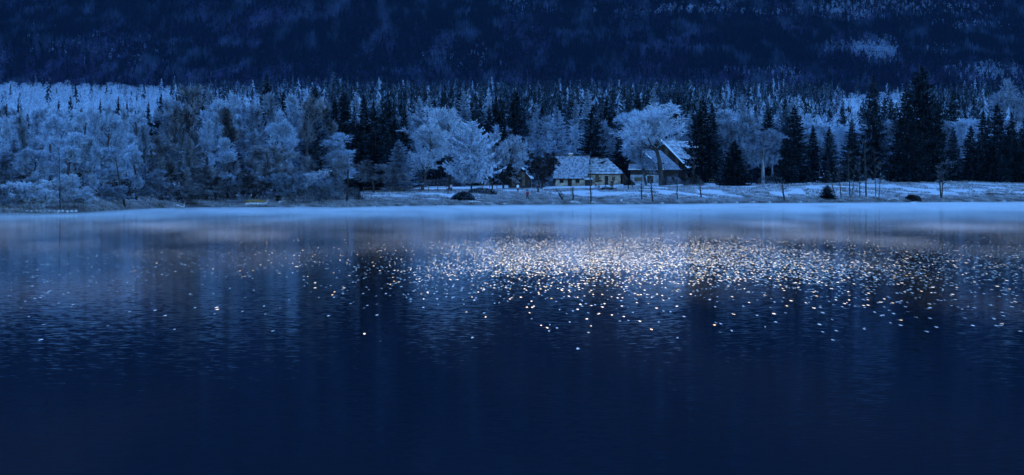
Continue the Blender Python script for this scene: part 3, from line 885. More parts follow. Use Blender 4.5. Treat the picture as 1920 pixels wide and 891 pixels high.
shore_trunk(1594, 370, 290, -4, .14, 'third trunk of the thin cluster on the bank, leaning left', crown=.6)
shore_trunk(1597, 370, 316, 5, .10, 'very thin stem crossing the third trunk of the cluster')
shore_trunk(1612, 369, 300, 0, .12, 'straight thin trunk in the middle of the cluster on the bank', crown=.6)
shore_trunk(1624, 370, 270, -3, .19, 'thickest and darkest trunk of the cluster on the bank', crown=.8)
shore_trunk(1642, 369, 290, -2, .10, 'faint thin trunk right of the thickest one in the cluster', crown=.6)
shore_trunk(1648, 371, 310, 3, .10, 'rightmost thin trunk of the cluster on the bank', crown=.4)
shore_trunk(1765, 372, 318, (-6, 5), .2, 'forked V-shaped bare trunk at the foot of the right meadow', fork=True, crown=.9)
shore_trunk(1300, 346, 290, 2, .12, 'faint thin trunk in front of the barn eave', crown=.4)
shore_trunk(235, 392, 300, -18, .17, 'dark leaning crooked trunk showing in the white grove right of the stones', crown=.2)
shore_trunk(113, 392, 290, -2, .09, 'dark straight trunk showing in the white grove above the stones', crown=.2)

# ------------------------------------------------------------------ buildings
M['plaster'] = noisy('cream_plaster', (0.20, 0.15, 0.11), (0.52, 0.41, 0.30), 1.1, 0.9)
M['white_wall'] = noisy('white_plaster', (0.16, 0.17, 0.18), (0.46, 0.48, 0.50), 0.9, 0.9)
M['log'] = noisy('grey_brown_timber', (0.075, 0.05, 0.035), (0.16, 0.11, 0.08), 3, 0.85, stretch=(.3, .3, 3))
M['dark_wood'] = noisy('dark_timber', (0.02, 0.014, 0.011), (0.05, 0.035, 0.028), 3, 0.85, stretch=(1, 1, .3))
M['roof'] = noisy('frosted_shingle', (0.10, 0.11, 0.14), (0.36, 0.40, 0.47), 1.6, 0.85, stretch=(1.5, 1, 1))
M['roof_snow'] = noisy('snowy_shingle', (0.16, 0.18, 0.22), (0.62, 0.66, 0.72), 1.3, 0.85)
M['roof_dark'] = noisy('dark_roofing', (0.03, 0.028, 0.03), (0.08, 0.08, 0.09), 2, 0.8)
M['snow'] = noisy('snow', (0.78, 0.82, 0.86), (0.86, 0.89, 0.92), 2, 0.8)
M['stone'] = noisy('rimed_stone', (0.16, 0.16, 0.17), (0.55, 0.58, 0.62), 2.5, 0.9, bump=.4)
M['glass'] = noisy('dark_pane', (0.01, 0.012, 0.015), (0.02, 0.024, 0.03), 1, 0.12)

def wall_mb(L, H, th, ops, y=0.0):
    """front wall along x from 0 to L, openings (x0,x1,z0,z1)"""
    mb = MB()
    xs = sorted({0.0, L} | {o[0] for o in ops} | {o[1] for o in ops})
    for a, b in zip(xs[:-1], xs[1:]):
        cut = [o for o in ops if o[0] <= a + 1e-6 and o[1] >= b - 1e-6]
        z = 0.0
        for o in sorted(cut, key=lambda q: q[2]):
            if o[2] > z: mb.box(a, b, y, y + th, z, o[2])
            z = o[3]
        if z < H: mb.box(a, b, y, y + th, z, H)
    return mb

def add_opening(root, o, door=False, fm='dark_wood', y=0.0):
    x0, x1, z0, z1 = o
    f = MB(); w = .09
    f.box(x0 + .003, x0 + w, y - .03, y + .12, z0 + .003, z1 - .003); f.box(x1 - w, x1 - .003, y - .03, y + .12, z0 + .003, z1 - .003)
    f.box(x0 + w, x1 - w, y - .028, y + .118, z1 - w, z1 - .003)
    if not door:
        f.box(x0 + w, x1 - w, y - .06, y + .118, z0 + .003, z0 + w)
        f.box((x0 + x1) / 2 - .03, (x0 + x1) / 2 + .03, y + .02, y + .1, z0 + w, z1 - w)
    fo = f.build('door' if door else 'window', M[fm], root)
    p = MB(); p.box(x0 + w, x1 - w, y + .14, y + .18, z0 + (.003 if door else w), z1 - w)
    p.build('leaf' if door else 'pane', M['dark_wood' if door else 'glass'], fo)
    if door:
        h = MB(); h.box(x1 - w - .14, x1 - w - .06, y + .08, y + .138, z0 + .95, z0 + 1.05); h.build('handle', M['stone'], fo)

def house(name, px, Y, base_row, rz, L, D, Hw, rise, wallm, roofm, ops, label, hip=False, over=.45, courses=7, chimney=None, gable='dark_wood', doors=(), ridge='roof_dark', gap=0.05, cat='house', band=False):
    z = world_z(base_row, Y)
    r = empty(name, (world_x(px, Y), Y, z), rz)
    tag(r, label, cat)
    th = .35
    wall_mb(L, Hw, th, ops + list(doors)).build('wall', M[wallm], r)
    b = MB(); b.box(0, th, th, D - th, -1.5, Hw); b.build('wall', M[wallm], r)
    b = MB(); b.box(L - th, L, th, D - th, -1.5, Hw); b.build('wall', M[wallm], r)
    b = MB(); b.box(0, L, D - th, D, -1.5, Hw); b.build('wall', M[wallm], r)
    b = MB(); b.box(-.08, L + .08, -.08, D + .08, -1.6, -.002); b.build('foundation', M['stone'], r)
    b = MB(); b.box(th, L - th, th, D - th, .0, .1); b.build('floor', M['dark_wood'], r)
    for o in ops: add_opening(r, o)
    for o in doors: add_opening(r, o, True)
    # gables
    for x0, x1 in ((.02, th - .02), (L - th + .02, L - .02)):
        if hip and x0 > 1: continue
        g = MB(); g.prism([(0.02, Hw), (D - .02, Hw), (D / 2, Hw + rise - .05)], 'x', x0, x1); g.build('gable', M[gable], r)
    # roof: courses of shingles, each one its own part, stepping over the one below
    sl = rise / (D / 2)
    hx = D / 2 * .95 if hip else 0
    for side in (0, 1):
        for i in range(courses):
            u0 = -over + (D / 2 + over) * i / courses; u1 = -over + (D / 2 + over) * (i + 1) / courses - (gap if i < courses - 1 else 0)
            z0 = Hw + u0 * sl; z1 = Hw + u1 * sl
            f0 = max(0, u0) / (D / 2) * hx; f1 = max(0, u1) / (D / 2) * hx
            xa = -over; xb0 = L + over - f0 * (1 if hip else 0); xb1 = L + over - f1 * (1 if hip else 0)
            y0, y1 = (u0, u1) if side == 0 else (D - u0, D - u1)
            t0, t1 = .17, .06
            b = MB()
            vs = [(xa, y0, z0), (xb0, y0, z0), (xb1, y1, z1), (xa, y1, z1), (xa, y0, z0 + t0), (xb0, y0, z0 + t0), (xb1, y1, z1 + t1), (xa, y1, z1 + t1)]
            b.add(vs, [(0, 3, 2, 1), (4, 5, 6, 7), (0, 1, 5, 4), (1, 2, 6, 5), (2, 3, 7, 6), (3, 0, 4, 7)])
            b.build('roof_course', M[roofm], r)
    # boards under the roof
    b = MB()
    for side in (0, 1):
        ye, yr_ = (-over, D / 2) if side == 0 else (D + over, D / 2)
        ze, zr = Hw - over * sl - .12, Hw + rise - .12
        x1e, x1r = L + over - .05, L + over - .05 - hx
        vs = [(-over + .05, ye, ze), (x1e, ye, ze), (x1r, yr_, zr), (-over + .05, yr_, zr), (-over + .05, ye, ze + .09), (x1e, ye, ze + .09), (x1r, yr_, zr + .09), (-over + .05, yr_, zr + .09)]
        b.add(vs, [(0, 3, 2, 1), (4, 5, 6, 7), (0, 1, 5, 4), (1, 2, 6, 5), (2, 3, 7, 6), (3, 0, 4, 7)])
    b.build('roof_boards', M['dark_wood'], r)
    if hip:
        b = MB()
        b.add([(L + over, -over * .9, Hw - over * sl + .1), (L + over, D + over * .9, Hw - over * sl + .1), (L + over - hx, D / 2, Hw + rise + .1), (L + over + .02, -over * .9, Hw - over * sl), (L + over + .02, D + over * .9, Hw - over * sl), (L - hx + over - .2, D / 2, Hw + rise)],
              [(0, 1, 2), (3, 5, 4), (0, 2, 5, 3), (1, 4, 5, 2), (0, 3, 4, 1)])
        b.build('hip_roof', M[roofm], r)
    b = MB(); b.box(-over - .05, L + over - hx, D / 2 - .16, D / 2 + .16, Hw + rise + .02, Hw + rise + .26); b.build('ridge_cap', M[ridge], r)
    b = MB(); b.box(-over, L + over, -over - .1, -over - .01, Hw - over * sl - .05, Hw - over * sl + .1); b.build('gutter', M['dark_wood'], r)
    if band:
        b = MB(); b.box(-.02, L + .02, -.06, -.003, Hw - 1.15, Hw - .05); b.build('timber_band', M['dark_wood'], r)
        b = MB(); b.box(-over, L + over, -over - .12, -over + .25, Hw - over * sl + .2, Hw - over * sl + .36); b.build('eave_snow', M['snow'], r)
    if chimney:
        cx, cy, ch = chimney
        b = MB(); b.box(cx - .35, cx + .35, cy - .35, cy + .35, Hw + rise * .6, Hw + rise + ch); c = b.build('chimney', M['plaster'], r)
        b = MB(); b.box(cx - .48, cx + .48, cy - .48, cy + .48, Hw + rise + ch, Hw + rise + ch + .14); b.build('snow_cap', M['snow'], c)
    return r

YH = 720.0
house('farmhouse', 1041, YH, 349, rad(-9), 6.9, 8.0, 2.1, 4.7, 'plaster', 'roof', [(1.0, 1.9, .7, 1.6), (4.6, 5.5, .7, 1.6)],
      'left farmhouse with a steep plain frosted roof and dark end gable', chimney=(3.0, 4.0, .5), courses=9, gable='dark_wood', doors=[(2.8, 3.8, 0, 1.85)])  # shadow on the end gable is put into its dark timber colour
house('farmhouse', 1104, YH + 2, 349, rad(2), 7.2, 7.2, 3.1, 3.3, 'plaster', 'roof_snow', [(1.5, 2.25, .9, 2.5), (5.2, 5.9, 1.1, 2.1)],
      'right farmhouse with cream walls and a hipped roof striped by snow', hip=True, courses=6, gap=.12, doors=[(3.6, 4.4, 0, 2.3)], gable='log')
house('low_house', 1182, YH + 4, 349, rad(-4), 7.2, 7.0, 3.7, 1.3, 'white_wall', 'roof', [(.9, 2.6, 1.1, 1.9)],
      'low white-walled house with a dark doorway right of the slatted roof', doors=[(3.8, 5.2, 0, 2.3)], courses=4, ridge='roof_dark', gable='dark_wood', band=True)
house('woodshed', 1097, YH - 8, 350, 0, 1.6, 1.6, 1.5, .5, 'dark_wood', 'roof_snow', [], 'tiny dark shed with a whitened top in the gap between the farmhouses', courses=2, over=.15, cat='shed')
house('cottage', 1006, YH + 14, 350, rad(4), 4.8, 5.0, 2.3, 2.0, 'white_wall', 'roof', [(2.8, 3.7, .8, 1.7)], 'small pale cottage showing behind the dark round-headed tree', courses=4)

# gable-fronted buildings: the gable looks at the lake, the snowy slope falls to the right
def gable_house(name, apex_px, apex_row, eave_px, eave_row, base_row, Y, yaw, D, label, wallm='dark_wood', roofm='roof_snow', dormer=False, courses=8, vergem='snow', cat='barn', open_front=None):
    sc = Y / F
    half = (eave_px - apex_px) * sc / math.cos(yaw)
    rise = (eave_row - apex_row) * sc
    Hw = (base_row - eave_row) * sc
    r = empty(name, (world_x(apex_px, Y), Y, world_z(base_row, Y)), -yaw)
    tag(r, label, cat)
    b = MB(); b.prism([(-half, -1), (half, -1), (half, Hw), (0, Hw + rise), (-half, Hw)], 'y', 0, .25); b.build('front_wall', M[wallm], r)
    b = MB(); b.prism([(-half, -1), (half, -1), (half, Hw), (0, Hw + rise), (-half, Hw)], 'y', D - .25, D); b.build('back_wall', M[wallm], r)
    for sx in (-1, 1):
        b = MB(); b.box(*( (half - .25, half) if sx > 0 else (-half, -half + .25)), .25, D - .25, -1, Hw); b.build('side_wall', M[wallm], r)
    n = max(3, int(half / .9))
    for k in range(n):           # vertical boards proud of the gable
        for sx in (-1, 1):
            x0 = half * k / n + .04; x1 = half * (k + 1) / n - .04
            b = MB(); top0 = Hw + rise * (1 - x0 / half) - .25; top1 = Hw + rise * (1 - x1 / half) - .25
            b.prism([(sx * x0, .3), (sx * x1, .3), (sx * x1, max(top1, .5)), (sx * x0, max(top0, .6))], 'y', -.05, -.003)
            b.build('board', M['log' if k % 3 == 1 else 'dark_wood'], r)
    ov = .5; sl = rise / half
    for sx in (-1, 1):
        for i in range(courses):
            u0 = half + ov - (half + ov) * i / courses; u1 = half + ov - (half + ov) * (i + 1) / courses + (.06 if i < courses - 1 else 0)
            z0 = Hw + rise - u0 * sl + .05; z1 = Hw + rise - u1 * sl + .05
            b = MB(); b.prism([(sx * u0, z0), (sx * u1, z1), (sx * u1, z1 + .08), (sx * u0, z0 + .2)], 'y', -ov, D + ov)
            b.build('roof_course', M[roofm], r)
        b = MB(); b.prism([(sx * (half + ov), Hw - ov * sl - .1), (0, Hw + rise - .1), (0, Hw + rise + .28), (sx * (half + ov), Hw - ov * sl + .26)], 'y', -ov - .12, -ov - .003)
        b.build('verge_board', M['dark_wood' if vergem != 'snow' else 'dark_wood'], r)
        if vergem == 'snow':
            b = MB(); b.prism([(sx * (half + ov), Hw - ov * sl + .27), (0, Hw + rise + .29), (0, Hw + rise + .42), (sx * (half + ov), Hw - ov * sl + .40)], 'y', -ov - .14, -ov + .5)
            b.build('verge_snow', M['snow'], r)
    b = MB(); b.box(-.14, .14, -ov, D + ov, Hw + rise + .06, Hw + rise + .3); b.build('ridge_cap', M['roof_dark'], r)
    if dormer:
        y0, y1 = D * .42, D * .66
        xo = half * .62; zo = Hw + rise - xo * sl; zt = Hw + rise - half * .25 * sl
        b = MB(); b.prism([(half * .25, zt), (xo, zo), (xo, zt - .2)], 'y', y0, y1); b.build('dormer', M['dark_wood'], r)
        b = MB(); b.prism([(half * .1, zt + .45), (xo + .4, zt - .55), (xo + .4, zt - .35), (half * .1, zt + .65)], 'y', y0 - .3, y1 + .3); b.build('dormer_roof', M['roof_snow'], r)
    return r

gable_house('barn', 1240, 264, 1290, 318, 347, 752, rad(38), 13, 'largest barn with a steep snowy roof, half hidden by the spreading white tree', dormer=True, courses=9)
gable_house('barn', 1202, 282, 1238, 316, 348, 738, rad(34), 8, 'smaller steep-roofed barn between the low white house and the largest barn', roofm='roof', courses=7)
gable_house('hut', 972, 310, 991, 331, 351, 700, rad(8), 4.5, 'dark wooden hut with one bright snow line down its roof edge', courses=5, cat='hut')
# lean-to beside the slatted roof
r = empty('lean_to', (world_x(1166, YH + 3), YH + 3, world_z(349, YH)), rad(0)); tag(r, 'brown timber lean-to closing the right end of the cream farmhouse', 'shed')
b = MB(); b.prism([(0.1, -.5), (1.6, -.5), (1.6, 1.1), (0.1, 3.2)], 'y', 0, 5); b.build('body', M['log'], r)
b = MB(); b.prism([(-.15, 3.55), (2.0, .65), (2.0, .8), (-.15, 3.75)], 'y', -.4, 5.4); b.build('roof', M['roof_dark'], r)
for k in range(4):
    b = MB(); b.prism([(.16 + k * .36, .1), (.46 + k * .36, .1), (.46 + k * .36, 2.55 - k * .5), (.16 + k * .36, 2.95 - k * .5)], 'y', -.05, -.003); b.build('board', M['dark_wood'], r)

# ------------------------------------------------------------------ small things on the bank
def find_Y(px, row, smax=160):
    lo, hi = sh(px) + .3, sh(px) + smax
    for _ in range(30):
        mid = (lo + hi) / 2
        if HOR - (gz(px, mid) - EYE) * F / mid > row: lo = mid
        else: hi = mid
    return (lo + hi) / 2

# fence in two rails between the big white trees and the lone tree
def fence(x0, x1, row0, row1, n, label, rails=(.45, .95), h=1.15, mat='log'):
    r = None
    P = []
    for i in range(n + 1):
        px = x0 + (x1 - x0) * i / n; row = row0 + (row1 - row0) * i / n
        Y = find_Y(px, row)
        P.append(Vector((world_x(px, Y), Y, gz(px, Y))))
    r = empty('rail_fence', P[0]); tag(r, label, 'fence')
    for p in P:
        q = p - P[0]; b = MB(); b.tube([(q.x, q.y, q.z - .2), (q.x, q.y, q.z + h)], [.09, .07], 6); b.build('post', M[mat], r)
    for a, c in zip(P[:-1], P[1:]):
        for hz in rails:
            q0 = a - P[0]; q1 = c - P[0]
            b = MB(); b.tube([(q0.x, q0.y - .1, q0.z + hz), (q1.x, q1.y - .1, q1.z + hz + .04)], [.05, .05], 5); b.build('rail', M[mat], r)
fence(682, 838, 362, 361, 9, 'grey two-rail wooden fence across the snowy meadow left of the dark hedge mound')
fence(1330, 1345, 345, 344, 2, 'short stretch of rails beside the cone-shaped fir')
fence(905, 1012, 353, 352, 8, 'low wooden rail fence in front of the dark hut', h=.9, rails=(.7,))

# rime topped mounds of brush
def mound(px, row, w, h, d, dark, label, name='brush_mound', rime='twig_grey', n=2600):
    Y = find_Y(px, row)
    o = empty(name, (world_x(px, Y), Y + d * .3, gz(px, Y) - .1)); tag(o, label, 'bush')
    rs = np.random.RandomState(int(px))
    u = rs.normal(0, 1, (n, 3)); u = unit(u); u[:, 2] = np.abs(u[:, 2])
    W = w * Y / F / 2; Hh = h * Y / F
    lump = 0.85 + .3 * vnoise(u[:, 0] * 3 + 5, u[:, 1] * 3 + u[:, 2] * 2, int(px))
    p = u * np.array([W, d / 2, Hh]) * (lump * rs.uniform(.75, 1.0, n))[:, None]
    dd = unit(u + rs.normal(0, .6, (n, 3)) + np.array([0, 0, .5])); s = unit(np.cross(dd, rs.normal(0, 1, (n, 3)))) * .07
    L = rs.uniform(.15, .45, n)[:, None]
    V = np.stack([p - s, p + s, p + dd * L], 1).reshape(-1, 3)
    link('foliage', np_mesh('foliage', V, np.arange(len(V)).reshape(-1, 3), M[dark]), o)['kind'] = 'stuff'
    n2 = n // 3
    k = rs.choice(n, n2); p2 = p[k] * np.array([1, 1, 1.06]); p2 = p2[p2[:, 2] > Hh * .35]; m_ = len(p2)
    if rime and m_:
        dd = unit(rs.normal(0, 1, (m_, 3)) + np.array([0, 0, .4])); s = unit(np.cross(dd, rs.normal(0, 1, (m_, 3)))) * .08
        V = np.stack([p2 - s, p2 + s, p2 + dd * .25], 1).reshape(-1, 3)
        link('rime', np_mesh('rime', V, np.arange(len(V)).reshape(-1, 3), M[rime]), o)['kind'] = 'stuff'
    return o
mound(868, 377, 42, 17, 4, 'spruce_dark', 'very dark low bush heap on the bank left of the walkers')
mound(902, 364, 56, 11, 4, 'twig_bare', 'long low brown mound with a snowy top behind the dark heap', rime='twig_white')
mound(1446, 345, 56, 15, 5, 'twig_bare', 'dark clipped hedge with frosted top left of the broad spruce')
mound(1410, 344, 30, 14, 4, 'spruce_dark', 'small dark hedge right of the cone-shaped fir', rime=None)
mound(1714, 377, 30, 12, 3, 'twig_bare', 'low dark shrub heap at the waterline left of the forked trunk', rime=None)
mound(1140, 357, 36, 5, 2.5, 'twig_bare', 'brown garden bed heap under the picnic table', rime=None, n=900)
mound(1262, 347, 44, 17, 4, 'twig_dim', 'grey hedge at the foot of the largest barn', rime='twig_grey')
mound(1302, 348, 40, 15, 4, 'twig_bare', 'dark hedge right of the grey hedge at the barn', rime=None)
mound(1180, 348, 20, 10, 2, 'twig_bare', 'brown shrub against the lean-to', rime=None)
mound(1010, 352, 26, 10, 3, 'twig_dim', 'faint shrub under the round-headed dark tree', rime='twig_grey')
mound(722, 350, 120, 22, 6, 'twig_bare', 'long dark thicket at the foot of the dim bare trees', rime='twig_dim', n=5000)
mound(812, 348, 110, 14, 6, 'twig_bare', 'dark undergrowth beneath the big white trees', rime='twig_dim', n=4000)
mound(1500, 342, 60, 12, 5, 'twig_bare', 'dark undergrowth below the broad spruce', rime='twig_dim')
mound(1585, 341, 90, 12, 5, 'twig_bare', 'dark undergrowth behind the thin trunk cluster', rime='twig_dim', n=3500)

for k, (px, w, h) in enumerate([(20, 120, 62), (110, 110, 62), (200, 100, 60), (285, 110, 46), (380, 120, 44), (460, 110, 46), (560, 120, 36), (640, 80, 26)]):  # dark thickets added to give the grove a dark foot
    Yk = sh(px) + 30
    mound(px, HOR - (gz(px, Yk) - EYE) * F / Yk, w, h, 7, 'twig_dim' if k % 2 else 'twig_bare', 'dark brushwood at the foot of the grove, ' + near_mark(ZG, px), 'brushwood', 'twig_dim', 3600)['group'] = 'brushwood under the left grove'
# stones, driftwood
def stone(px, row, w, h, label, group=None, m='stone', name='stone'):
    Y = find_Y(px, row, 60); sc = Y / F
    bm = bmesh.new(); bmesh.ops.create_icosphere(bm, subdivisions=2, radius=1)
    rs = random.Random(int(px * 13)); ph = rs.uniform(0, 9)
    for v in bm.verts:
        f = 1 + .22 * math.sin(v.co.x * 4 + ph) * math.cos(v.co.y * 3 + ph) + rs.uniform(-.08, .08)
        v.co = Vector((v.co.x * w * sc / 2 * f, v.co.y * w * sc / 2.4 * f, v.co.z * h * sc / 1.6 * f))
    me = bpy.data.meshes.new(name); bm.to_mesh(me); bm.free(); me.materials.append(M[m])
    o = link(name, me, None, (world_x(px, Y), Y, gz(px, Y) + h * sc * .2)); tag(o, label, 'stone', group)
for k, px in enumerate([50, 58, 67, 75, 84, 92, 101, 109, 117, 126, 134, 142]):
    stone(px, 397.5 + .4 * math.sin(k * 2.2), 8.5, 4.5, 'pale rimed stone in the row along the left waterline', 'row of pale stones at the left shore')
stone(1165, 377, 4, 4, 'small white stone standing on the bank below the low house', m='snow')
stone(1126, 373, 9, 3, 'flat dark stone on the brown bank below the farmhouses', m='dark_wood')
stone(1712, 383, 12, 2.5, 'flat snowy stone at the right waterline', m='snow')
stone(1680, 375, 10, 3, 'frosted stone on the bank right of the thin cluster')
for k, (px, w) in enumerate([(1035, 12), (1085, 9), (945, 10), (1340, 12), (1380, 10), (1410, 14), (1442, 9), (1500, 10), (1820, 10), (1880, 14), (1240, 10), (700, 12), (760, 9), (820, 11)]):
    stone(px, 383.5 - (px - 900) * .004 + (4 if px < 850 else 0) - (1 if px > 1300 else 0), w, 3, 'half-frosted stone lying along the waterline of the meadow', 'stones along the waterline of the meadow')

def log(px0, row0, px1, row1, r, label, m='snow', snags=0):
    Ya = find_Y(px0, row0, 60); Yb = find_Y(px1, row1, 60)
    a = Vector((world_x(px0, Ya), Ya, gz(px0, Ya) + r)); b_ = Vector((world_x(px1, Yb), Yb, gz(px1, Yb) + r))
    mb = MB(); n = 6; rs = random.Random(int(px0))
    pts = [a.lerp(b_, i / n) - a + Vector((0, 0, rs.uniform(-.04, .08) * (0 < i))) for i in range(n + 1)]
    mb.tube(pts, [r * (1 - .5 * i / n) for i in range(n + 1)], 7)
    for k in range(snags):
        p = pts[rs.randint(1, n)]; mb.tube([p, p + Vector((rs.uniform(-.5, .5), 0, rs.uniform(.4, .9)))], [r * .4, r * .12], 5)
    o = mb.build('driftwood_log', M[m], None, a); tag(o, label, 'log')
M['driftwood'] = noisy('frosted_driftwood', (0.22, 0.2, 0.19), (0.7, 0.72, 0.75), 3, .9)
log(878, 381, 902, 381, .22, 'pale frosted log lying at the water below the long brown mound', 'driftwood')
log(524, 382, 556, 377, .24, 'slanting frosted log right of the yellow boat', 'driftwood', 2)
log(460, 386, 500, 384, .22, 'low frosted log in front of the yellow boat', 'driftwood', 1)
log(1070, 380, 1088, 382, .18, 'bright fallen branch below the crooked shrub', 'driftwood', 2)
log(1110, 381, 1120, 384, .18, 'bright fallen branch at the foot of the slender farmhouse trunk', 'driftwood', 1)
log(1270, 371, 1286, 371, .16, 'pale plank-like log at the foot of the thin barn trunk', 'driftwood')
log(1506, 366, 1524, 373, .16, 'bright forked branch lying left of the little spruce', 'driftwood', 3)
log(1664, 376, 1684, 373, .14, 'dark bent branch with frost on the bank right of the cluster', 'driftwood', 2)
log(330, 388, 345, 391, .2, 'bright short log below the left grove', 'driftwood', 1)
log(1850, 365, 1905, 366, .16, 'long dark fallen branch on the right meadow', 'dark_wood', 2)

# yellow boat pulled up under the trees
M['yellow'] = noisy('yellow_hull_paint', (0.16, 0.09, 0.03), (0.26, 0.15, 0.04), 2, .5)
def boat():
    px, row = 478, 381.5; Y = find_Y(px, row, 40)
    o = empty('rowing_boat', (world_x(px, Y), Y, gz(px, Y) - .05), rad(-14)); tag(o, 'yellow upturned rowing boat at the foot of the left grove', 'boat')
    L = 3.6; n = 12; m = 8; V = []; Fc = []
    for i in range(n + 1):
        t = -1 + 2 * i / n; w = .75 * (1 - abs(t) ** 2.6) + .02; h = .62 * (1 - .35 * abs(t) ** 3)
        for j in range(m + 1):
            a = math.pi * j / m
            V.append((t * L / 2, -w * math.cos(a), .05 + h * math.sin(a) ** .75))
    for i in range(n):
        for j in range(m):
            k = i * (m + 1) + j; Fc.append((k, k + 1, k + m + 2, k + m + 1))
    me = bpy.data.meshes.new('hull'); me.from_pydata(V, [], Fc); me.materials.append(M['yellow'])
    h = link('hull', me, o); md = h.modifiers.new('thickness', 'SOLIDIFY'); md.thickness = .04
    b = MB(); b.tube([(-L / 2 + .1, 0, .5), (-.9, 0, .69), (0, 0, .71), (.9, 0, .69), (L / 2 - .1, 0, .5)], [.03] * 5, 5); b.build('keel', M['dark_wood'], o)
    for s_ in (-1, 1):
        b = MB(); b.tube([(t * L / 2, s_ * (.75 * (1 - abs(t) ** 2.6) + .04), .06) for t in (-.98, -.7, -.35, 0, .35, .7, .98)], [.04] * 7, 5); b.build('gunwale', M['dark_wood'], o)
boat()

# picnic table and benches in the farmhouse garden
def picnic():
    px = 1129; Y = find_Y(px, 353.5)
    o = empty('picnic_table', (world_x(px, Y), Y, gz(px, Y)), rad(12)); tag(o, 'dark wooden picnic table in front of the cream farmhouse', 'table')
    for k in range(4):
        b = MB(); b.box(-1, 1, -.4 + k * .2, -.22 + k * .2, .74, .79); b.build('plank', M['log'], o)
    for s_ in (-1, 1):
        b = MB(); b.box(-1, 1, s_ * .75 - .13, s_ * .75 + .13, .42, .46); b.build('seat', M['log'], o)
    for x in (-.7, .7):
        for s_ in (-1, 1):
            b = MB(); b.tube([(x, s_ * .62, 0), (x, s_ * .2, .74)], [.05, .05], 5); b.build('leg', M['dark_wood'], o)
        b = MB(); b.box(x + .05, x + .11, -.85, .85, .34, .42); b.build('crossbar', M['dark_wood'], o)
    for px, lab in ((1118, 'small wooden chair left of the picnic table'), (1146, 'small wooden chair right of the picnic table')):
        Y2 = find_Y(px, 353); c = empty('garden_chair', (world_x(px, Y2), Y2, gz(px, Y2)), rad(30)); tag(c, lab, 'chair', 'chairs by the picnic table')
        b = MB(); b.box(-.24, .24, -.24, .24, .42, .46); b.build('seat', M['log'], c)
        b = MB(); b.box(-.24, .24, .2, .24, .5, .95); b.build('backrest', M['log'], c)
        for x in (-.2, .2):
            for y in (-.2, .2):
                b = MB(); b.box(x - .025, x + .025, y - .025, y + .025, 0, .419); b.build('leg', M['dark_wood'], c)
picnic()
# nesting box on a pole between the farmhouses is left to the little shed; a signpost on the meadow
for px, row, lab in ((840, 364, 'short marker post at the right end of the meadow fence'), (1178, 357, 'small marker post on the meadow below the low house'), (1186, 353, 'thin stake left of the low house window')):
    Y = find_Y(px, row); b = MB(); b.tube([(0, 0, -.2), (.03, 0, 1.1)], [.09, .08], 7)
    tag(b.build('marker_post', M['dark_wood'], None, (world_x(px, Y), Y, gz(px, Y))), lab, 'post')

# ------------------------------------------------------------------ people
SKIN = noisy('skin', (0.42, 0.25, 0.18), (0.5, 0.3, 0.22), 3, .6)
def skin_mesh(name, chains, m, parent, sub=1):
    """chains: list of lists of (pos, radius); first point of a chain may be an index into earlier points"""
    vs = []; es = []; rs = []
    for ch in chains:
        prev = None
        for it in ch:
            if isinstance(it, int): prev = it; continue
            vs.append(it[0]); rs.append(it[1]); k = len(vs) - 1
            if prev is not None: es.append((prev, k))
            prev = k
    me = bpy.data.meshes.new(name); me.from_pydata(vs, es, []); me.materials.append(m)
    o = link(name, me, parent)
    sk = o.modifiers.new('skin', 'SKIN')
    for i, d in enumerate(me.skin_vertices[0].data):
        d.radius = (rs[i], rs[i]); d.use_root = (i == 0)
    su = o.modifiers.new('sub', 'SUBSURF'); su.levels = sub; su.render_levels = sub
    return o
def fabric(name, c):
    return noisy(name, tuple(x * .7 for x in c), c, 6, .9)
